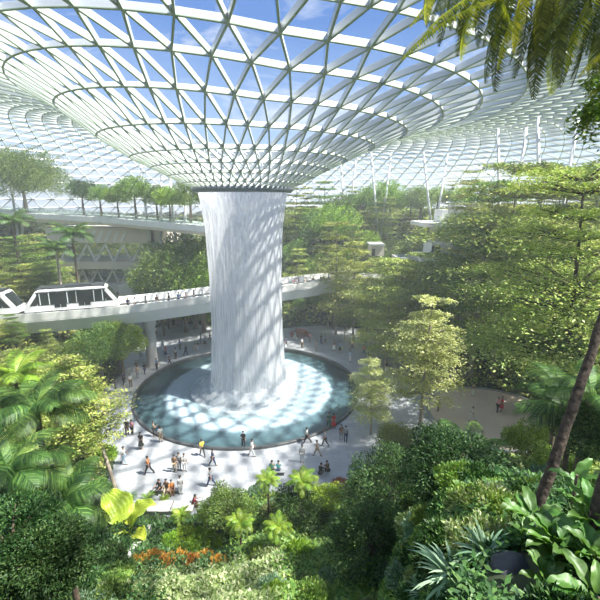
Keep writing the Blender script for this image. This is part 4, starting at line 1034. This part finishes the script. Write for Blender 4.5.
# undergrowth
def undergrowth(az0, az1, r0, r1, n, key, label, seed, dm=.6, k=6):
    rs = np.random.RandomState(seed); az = np.radians(rs.uniform(az0, az1, n)); r_ = np.exp(rs.uniform(math.log(r0), math.log(r1), n)); x = r_ * np.sin(az); y = r_ * np.cos(az)
    rc = at_y(512, 578, 3.9)
    ok = (np.hypot(x - rc.x, y - rc.y + .15) > .62) & (plaza_d(x, y) > dm) & (np.hypot(x - AX.x, y - AX.y) > 15); x, y, r_ = x[ok], y[ok], r_[ok]
    if key != 'L_cream':
        a_ = np.degrees(np.arctan2(x, y)); keep = ~((a_ > -22) & (a_ < -4) & (y > 9) & (y < 17.5)); x, y, r_ = x[keep], y[keep], r_[keep]
    x = np.repeat(x, k); y = np.repeat(y, k); r_ = np.repeat(r_, k); L = .07 + .0085 * r_; m = len(x)
    x = x + rs.randn(m) * L * 1.2; y = y + rs.randn(m) * L * 1.2; P = np.stack([x, y, T(x, y) + rs.rand(m) * L * 1.8], 1)
    V, Q = tuft(rs, P, L, .35, 1.0, .42); o = link('undergrowth', mesh_np('undergrowth', V, Q, M[key])); tag(o, label, 'undergrowth', kind='stuff')
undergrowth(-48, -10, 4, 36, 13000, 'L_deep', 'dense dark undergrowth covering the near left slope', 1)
undergrowth(-12, 22, 5, 34, 12000, 'L_mid', 'mixed green undergrowth covering the near centre slope', 2)
undergrowth(-22, -4, 9, 18, 6000, 'L_cream', 'cream and green groundcover in the bottom left beds', 9)
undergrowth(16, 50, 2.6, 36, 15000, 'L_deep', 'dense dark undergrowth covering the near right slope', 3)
undergrowth(-48, -10, 34, 110, 9000, 'L_lay', 'light green undergrowth covering the far left slope', 4)
undergrowth(-12, 50, 34, 112, 16000, 'L_lay', 'light green undergrowth covering the far and right slopes', 5)

# ---------------------------------------------------------------- people
def skin_build(name, pts, edges, rad, sub=1):
    me = bpy.data.meshes.new('t'); me.from_pydata(pts, edges, []); o = bpy.data.objects.new('t', me); COL.objects.link(o)
    o.modifiers.new('s', 'SKIN').use_smooth_shade = True; s2 = o.modifiers.new('d', 'SUBSURF'); s2.levels = sub; s2.render_levels = sub
    sv = me.skin_vertices[0].data if me.skin_vertices else None
    if sv is None:
        import bmesh as B; bm_ = B.new(); bm_.from_mesh(me); bm_.verts.layers.skin.verify(); bm_.to_mesh(me); bm_.free(); sv = me.skin_vertices[0].data
    for i, r in enumerate(rad): sv[i].radius = r if isinstance(r, tuple) else (r, r); sv[i].use_root = (i == 0)
    dg = bpy.context.evaluated_depsgraph_get(); dg.update(); out_ = bpy.data.meshes.new_from_object(o.evaluated_get(dg)); out_.name = name
    bpy.data.objects.remove(o); bpy.data.meshes.remove(me); return out_
def person_template(thigh=(0, 0), knee=(0, 0), arm=(0, 0), elbow=(.2, .2), lean=0.0, zp=.93, spread_=.0, out_arm=(.12, .12), skirt=False):
    """forward is +Y; angles in radians, forward positive. x: left(-)/right(+)"""
    pv_ = Vector((0, 0, zp)); fw = lambda a: Vector((0, math.sin(a), math.cos(a)))
    sp_ = pv_ + fw(lean) * .2; ch = pv_ + fw(lean) * .40; nb = pv_ + fw(lean) * .53; nk = pv_ + fw(lean) * .59; h0 = nk + Vector((0, .02, .07)); h1 = h0 + Vector((0, .01, .08)); h2 = h1 + Vector((0, -.01, .065))
    J = {'pv': pv_, 'sp': sp_, 'ch': ch, 'nb': nb, 'nk': nk, 'h0': h0, 'h1': h1, 'h2': h2, 'ns': h0 + Vector((0, .105, .01))}
    R = {'pv': (.135, .105), 'sp': (.12, .095), 'ch': (.15, .105), 'nb': .07, 'nk': .05, 'h0': .07, 'h1': .085, 'h2': .055, 'ns': .014}
    E = [('pv', 'sp'), ('sp', 'ch'), ('ch', 'nb'), ('nb', 'nk'), ('nk', 'h0'), ('h0', 'h1'), ('h1', 'h2'), ('h0', 'ns')]
    for i, s in enumerate((-1, 1)):
        q = str(i); hp = pv_ + Vector((s * .09, 0, -.03)); a = thigh[i]
        kn = hp + Vector((s * (.02 + spread_), math.sin(a) * .42, -math.cos(a) * .42)); b_ = a - knee[i]; an = kn + Vector((0, math.sin(b_) * .41, -math.cos(b_) * .41)); to = an + Vector((s * .02, .15, -.04))
        sh = ch + Vector((s * .17, 0, .06)); c_ = arm[i]; oa = out_arm[i]; el_ = sh + Vector((s * math.sin(oa) * .28, math.sin(c_) * .28, -math.cos(c_) * .28)); d_ = c_ + elbow[i]
        wr = el_ + Vector((s * .02, math.sin(d_) * .24, -math.cos(d_) * .24)); pm = wr + (wr - el_).normalized() * .07
        J.update({'hp' + q: hp, 'kn' + q: kn, 'an' + q: an, 'to' + q: to, 'sh' + q: sh, 'el' + q: el_, 'wr' + q: wr, 'pm' + q: pm})
        R.update({'hp' + q: .09, 'kn' + q: .06, 'an' + q: .04, 'to' + q: .035, 'sh' + q: .055, 'el' + q: .042, 'wr' + q: .028, 'pm' + q: (.034, .02)})
        E += [('pv', 'hp' + q), ('hp' + q, 'kn' + q), ('kn' + q, 'an' + q), ('an' + q, 'to' + q), ('ch', 'sh' + q), ('sh' + q, 'el' + q), ('el' + q, 'wr' + q), ('wr' + q, 'pm' + q)]
        dd = (pm - wr).normalized()
        for k_, (ox, ln) in enumerate(((-.026, .06), (-.009, .075), (.009, .07), (.025, .055))):
            f1 = pm + dd * ln * .6 + Vector((0, ox, 0)) ; f2 = pm + dd * ln + Vector((-s * .012, ox, 0)); J['f%s%d' % (q, k_)] = f1; J['g%s%d' % (q, k_)] = f2; R['f%s%d' % (q, k_)] = .009; R['g%s%d' % (q, k_)] = .008
            E += [('pm' + q, 'f%s%d' % (q, k_)), ('f%s%d' % (q, k_), 'g%s%d' % (q, k_))]
        J['th' + q] = wr + dd * .05 + Vector((0, .045, 0)); R['th' + q] = .010; E.append(('wr' + q, 'th' + q))
    def mk(name, keys, grow=0, over={}):
        ks = [k for k in J if k in keys]; ix = {k: i for i, k in enumerate(ks)}
        rr = [over.get(k, R[k]) for k in ks]; rr = [tuple(v + grow for v in r) if isinstance(r, tuple) else r + grow for r in rr]
        return skin_build(name, [tuple(J[k]) for k in ks], [(ix[a], ix[b]) for a, b in E if a in ix and b in ix], rr)
    body = mk('body', set(J)); body.materials.append(M['skin'])
    J['el0s'] = J['sh0'].lerp(J['el0'], .8); J['el1s'] = J['sh1'].lerp(J['el1'], .8); R['el0s'] = R['el1s'] = .05; E += [('sh0', 'el0s'), ('sh1', 'el1s')]
    shirt = mk('shirt', {'pv', 'sp', 'ch', 'nb', 'sh0', 'sh1', 'el0s', 'el1s'}, .022, {'nb': .05}); shirt.materials.append(M['cloth'])
    if skirt:
        bb = MB(); 
        bb.lathe([(.14, zp + .06), (.2, zp - .2), (.27, zp - .5)], 18); tr_ = bb.mesh('skirt', M['cloth'], True)
    else:
        tr_ = mk('trousers', {'pv', 'hp0', 'hp1', 'kn0', 'kn1', 'an0', 'an1'}, .018); tr_.materials.append(M['cloth'])
    bb = MB(); c = h1 + Vector((0, -.018, .015)); bb.v = []
    for i in range(7):
        for j in range(14):
            t_ = math.pi * .62 * i / 6; a_ = 2 * math.pi * j / 14; fr_ = .75 if math.sin(a_) > .3 and i > 4 else 1
            bb.v.append((c.x + .105 * math.sin(t_) * math.cos(a_), c.y + .12 * math.sin(t_) * math.sin(a_) * fr_, c.z + .105 * math.cos(t_) + (0.06 if fr_ < 1 else 0)))
    for i in range(6):
        for j in range(14): bb.f.append((i * 14 + j, i * 14 + (j + 1) % 14, (i + 1) * 14 + (j + 1) % 14, (i + 1) * 14 + j))
    hair = bb.mesh('hair', M['hair'], True)
    shoes = []
    for i in ('0', '1'):
        bb = MB(); a_, t2 = J['an' + i], J['to' + i]; bb.tube([a_ + Vector((0, -.05, -.05)), a_ + Vector((0, .03, -.045)), t2 + Vector((0, 0, -.005))], [.045, .05, .038], 8); shoes.append(bb.mesh('shoe', M['dark'], True))
    return (body, shirt, tr_, hair, shoes, skirt)
TP = {
 'walk': person_template((.42, -.38), (.12, .35), (-.45, .4), (.25, .35), .04, .87),
 'walk2': person_template((-.3, .34), (.3, .08), (.35, -.35), (.3, .2), .03, .89),
 'stand': person_template((.03, -.03), (0, 0.02), (.05, -.03), (.15, .15), 0, .92),
 'phone': person_template((.05, -.03), (.02, .02), (.3, .5), (.4, 1.7), 0, .92),
 'skirt': person_template((.1, -.1), (.05, .1), (.1, -.1), (.3, .3), 0, .91, skirt=True),
 'wave': person_template((.1, -.08), (0, .05), (.0, 2.6), (.2, .3), 0, .91, out_arm=(.12, .5)),
 'sit': person_template((1.45, 1.35), (1.5, 1.35), (.5, .6), (.8, .7), .12, .45),
 'squat': person_template((1.75, 1.65), (2.25, 2.1), (.9, .8), (.6, .7), .35, .36),
}
CLR = {'white': (.75, .75, .73), 'black': (.02, .02, .022), 'orange': (.6, .22, .06), 'red': (.6, .04, .05), 'yellow': (.65, .55, .08), 'navy': (.03, .05, .12), 'blue': (.12, .25, .5), 'tan': (.45, .35, .24),
       'pink': (.7, .3, .35), 'green': (.03, .16, .10), 'teal': (.05, .3, .32), 'grey': (.3, .3, .32), 'maroon': (.25, .02, .04), 'brown': (.16, .09, .05), 'pale blue': (.4, .55, .7)}
def person(px, py, pose, shirt, legs, face, label, group=None, z=0.0, loc=None):
    """face: heading in degrees, 0 = away from the camera, 90 = towards the left"""
    p = loc if loc is not None else at_z(px, py, z); o = empty('person', tuple(p), math.radians(face)); tag(o, label, 'person', group)
    bd, st, tr_, hr_, sh_, sk = TP[pose]
    link('body', bd, o); a = link('shirt', st, o); a.color = (*CLR[shirt], 1); b_ = link('skirt' if sk else 'trousers', tr_, o); b_.color = (*CLR[legs], 1); link('hair', hr_, o); link('shoe', sh_[0], o); link('shoe', sh_[1], o)
    k = rnd.uniform(.96, 1.04); o.scale = (k, k, k); return o
GA = 'people walking at the near side of the pool'; GB = 'people sitting at the plaza edge'
near = [
 (127.5, 435, 'stand', 'black', 'brown', 20, 'person in black, left of a pair standing left of the pool'), (132.5, 435, 'stand', 'pink', 'black', -20, 'person in pink top, right of a pair left of the pool'),
 (141.5, 449, 'skirt', 'black', 'black', 180, 'person in black dress walking alone near the left pool edge'), (154, 436.5, 'phone', 'tan', 'black', -60, 'person in tan top leaning at the left pool rim'),
 (161, 442, 'stand', 'white', 'tan', 30, 'person in white beside the one at the left pool rim'), (149, 474, 'walk', 'orange', 'black', 90, 'person in orange shirt and black trousers striding left'),
 (124.5, 464, 'walk2', 'white', 'pale blue', -90, 'person in white top and pale blue trousers by the slender tree'),
 (175, 472, 'stand', 'brown', 'tan', 0, 'person in brown, leftmost of three standing together'), (179.5, 470, 'stand', 'grey', 'grey', 180, 'person in grey, middle of three standing together'), (185, 471, 'phone', 'white', 'white', 200, 'person all in white, rightmost of three standing together'),
 (202.5, 455.5, 'walk', 'yellow', 'black', 30, 'person in yellow top walking along the pool rim'), (213, 466, 'walk2', 'navy', 'navy', -60, 'person in dark navy suit walking near the pool'),
 (181, 494, 'stand', 'white', 'white', 20, 'person in white standing behind the low bench'), (243.5, 447, 'phone', 'black', 'black', 180, 'person in black at the pool rim in front of the waterfall'), (252, 456, 'walk2', 'white', 'white', -90, 'person in white walking below the pool rim at centre'),
 (329, 428, 'stand', 'green', 'green', 0, 'person in dark green at the right pool rim'), (333.5, 428, 'skirt', 'red', 'red', 20, 'person in red dress at the right pool rim'),
 (307, 443, 'walk', 'white', 'black', 80, 'person in white shirt and black trousers striding left by the rim'), (325, 446, 'walk2', 'grey', 'black', 100, 'person in grey shirt and black trousers, second walker by the rim'),
 (317, 456, 'walk', 'tan', 'tan', 60, 'person in tan clothes walking in front of the rim walkers'), (302, 462, 'stand', 'white', 'white', 180, 'person all in white standing below the right rim walkers'),
 (341, 440, 'stand', 'brown', 'grey', 20, 'person in brown, left of a couple near the pale tree'), (345.5, 442, 'stand', 'grey', 'navy', -20, 'person in grey top, right of a couple near the pale tree'),
 (94, 495, 'stand', 'tan', 'brown', 90, 'person in tan half hidden at the left plaza edge'), (211, 486, 'walk', 'grey', 'navy', 80, 'person in grey walking behind the rounded green tree')]
for a in near: person(*a, group=GA)
for a in [(160.5, 492, 'sit', 'black', 'black', 150, 'person in black seated on bench, leftmost of three'), (167, 492, 'sit', 'brown', 'tan', 180, 'person in brown seated on bench, middle of three'), (172, 493, 'sit', 'orange', 'brown', 200, 'person in orange brown seated on bench, rightmost of three'),
          (193, 508, 'squat', 'maroon', 'brown', -70, 'person in maroon sitting low beside the lime hedge'), (272, 474, 'sit', 'green', 'black', 0, 'person in dark green seated, left of two above the small palms'), (278.5, 474, 'sit', 'teal', 'navy', 0, 'person in teal seated, right of two above the small palms'),
          (320, 476, 'squat', 'black', 'black', -30, 'person in black crouching, left of two by the red shrub'), (328, 473, 'squat', 'brown', 'black', 30, 'person in brown crouching, right of two by the red shrub')]: person(*a, group=GB)
for a in [(438, 411, 'phone', 'tan', 'brown', 60, 'person in tan at the back left of the tan terrace'), (438.5, 434, 'stand', 'black', 'black', 180, 'person in black standing at the front left of tan terrace'), (472, 421, 'walk', 'white', 'white', 60, 'person in white walking on the tan terrace'),
          (497, 412, 'wave', 'pink', 'black', -90, 'person in pink top with raised arm on the tan terrace'), (501, 411, 'skirt', 'red', 'red', 90, 'person in red beside the one raising an arm'), (473, 396, 'stand', 'tan', 'white', 0, 'small distant person at the back edge of the tan terrace'),
          (381, 398, 'stand', 'red', 'navy', 0, 'person in red between the pool and the pale trees')]: person(*a[:7], z=(.17 if a[0] > 400 and not a[1] == 434 else 0))
PAL = ['white', 'black', 'grey', 'navy', 'brown', 'pink', 'red', 'tan', 'blue', 'pale blue']
def crowd(pts, base, bands, grp, z=0.0, locs=None):
    out_ = []
    for i, q in enumerate(pts if locs is None else locs):
        pose = ['stand', 'walk', 'phone', 'walk2', 'skirt', 'stand'][(i * 5 + 1) % 6]
        kw = dict(loc=q) if locs is not None else {}
        out_.append(person(*(q if locs is None else (0, 0)), pose, PAL[(i * 7 + 3) % 10], PAL[(i * 3 + 1) % 5], rnd.uniform(0, 360), '', grp, z, **kw))
    rows(out_, base, bands, grp)
crowd([(124, 384), (131, 387), (138, 378), (137, 372), (145, 374), (157, 370), (155, 352), (158, 361), (163, 351), (166, 357), (170, 365), (176, 359), (195, 354), (198, 351), (201, 344), (205, 346), (210, 340), (116, 392), (141, 360), (149, 345),
       (153, 335), (156, 336), (163, 333), (148, 326), (186, 356), (180, 350)], 'small walker on the left plaza', ['in the far band', 'in the middle band', 'in the near band'], 'people behind the left side of the pool')
crowd([(286, 347), (302, 348), (316, 351), (334, 351), (321, 344), (325, 344), (352, 350), (358, 348), (350, 362), (364, 355), (368, 360), (377, 365), (371, 362), (386, 373), (378, 347), (340, 352), (310, 342), (398, 350), (295, 340)], 'small walker on the right plaza', ['in the far band', 'in the near band'], 'people behind the right side of the pool')
# walkers on the bridge
bl = []
for i in range(22):
    s_ = s_of(126) + i * 1.25 + rnd.uniform(-.4, .4); p, d = poly_at(path, s_); sd_ = Vector((d.y, -d.x, 0)); q = p + sd_ * rnd.uniform(1.7, 2.4)
    x = proj((q.x, q.y, 10))[0]
    if 205 < x < 288 : continue
    bl.append(Vector((q.x, q.y, 9.0)))
for i in range(5):
    s_ = s_of(290) + i * 1.6; p, d = poly_at(path, s_); q = p + Vector((d.y, -d.x, 0)) * 2.1; bl.append(Vector((q.x, q.y, 9.0)))
crowd([], 'small walker on the bridge', ['along its parapet'], 'people walking along the bridge', locs=bl)

# benches, planters and the sloping path wall
for px, py, w_, lb_ in ((167, 492, 2.2, 'low grey stone bench under three seated people'), (275, 474, 1.6, 'low grey stone bench under the two people in green'),):
    p = at_z(px, py, 0); o = empty('bench', (p.x, p.y + .0, 0)); tag(o, lb_, 'bench'); b = MB(); b.box((0, -.06, .19), (w_, .4, .30)); b.build('base', M['curb'], o); b = MB(); b.box((0, -.06, .345), (w_ + .1, .46, .05)); b.build('seat', M['curbtop'], o)
a = on_ground(100, 600); c = on_ground(150, 530); o = empty('path_wall', tuple(a)); tag(o, 'low stone wall running along the sloping path at bottom left', 'wall')
b = MB(); n = 8
for i in range(n):
    u0, u1 = i / n, (i + 1) / n; p = a.lerp(c, u0); q = a.lerp(c, u1); p.z = Tz(p.x, p.y); q.z = Tz(q.x, q.y); b.beam(p - a + Vector((0, 0, .12)), q - a + Vector((0, 0, .12)), .22, .5)
b.build('wall_face', M['concrete'], o)
for px, py, w_, lb_ in ((155, 512, 2.6, 'grey stone planter under the dark red shrub'), (183, 512, 1.6, 'grey stone step block beside the lime hedge')):
    p = on_ground(px, py); o = empty('stone_planter', (p.x, p.y, 0)); tag(o, lb_, 'planter'); b = MB(); b.box((0, 0, p.z / 2 + .1), (w_, 1.0, p.z + .5)); b.build('box', M['curbtop'], o); b = MB(); b.box((0, 0, p.z + .38), (w_ + .1, 1.1, .08)); b.build('coping', M['concrete'], o)
# ---------------------------------------------------------------- haze in the hall
b = MB(); b.box((0, 62, 14), (150, 104, 34)); hz = b.build('haze', M['haze']); tag(hz, 'thin bright mist hanging in the whole hall', 'mist', kind='stuff')
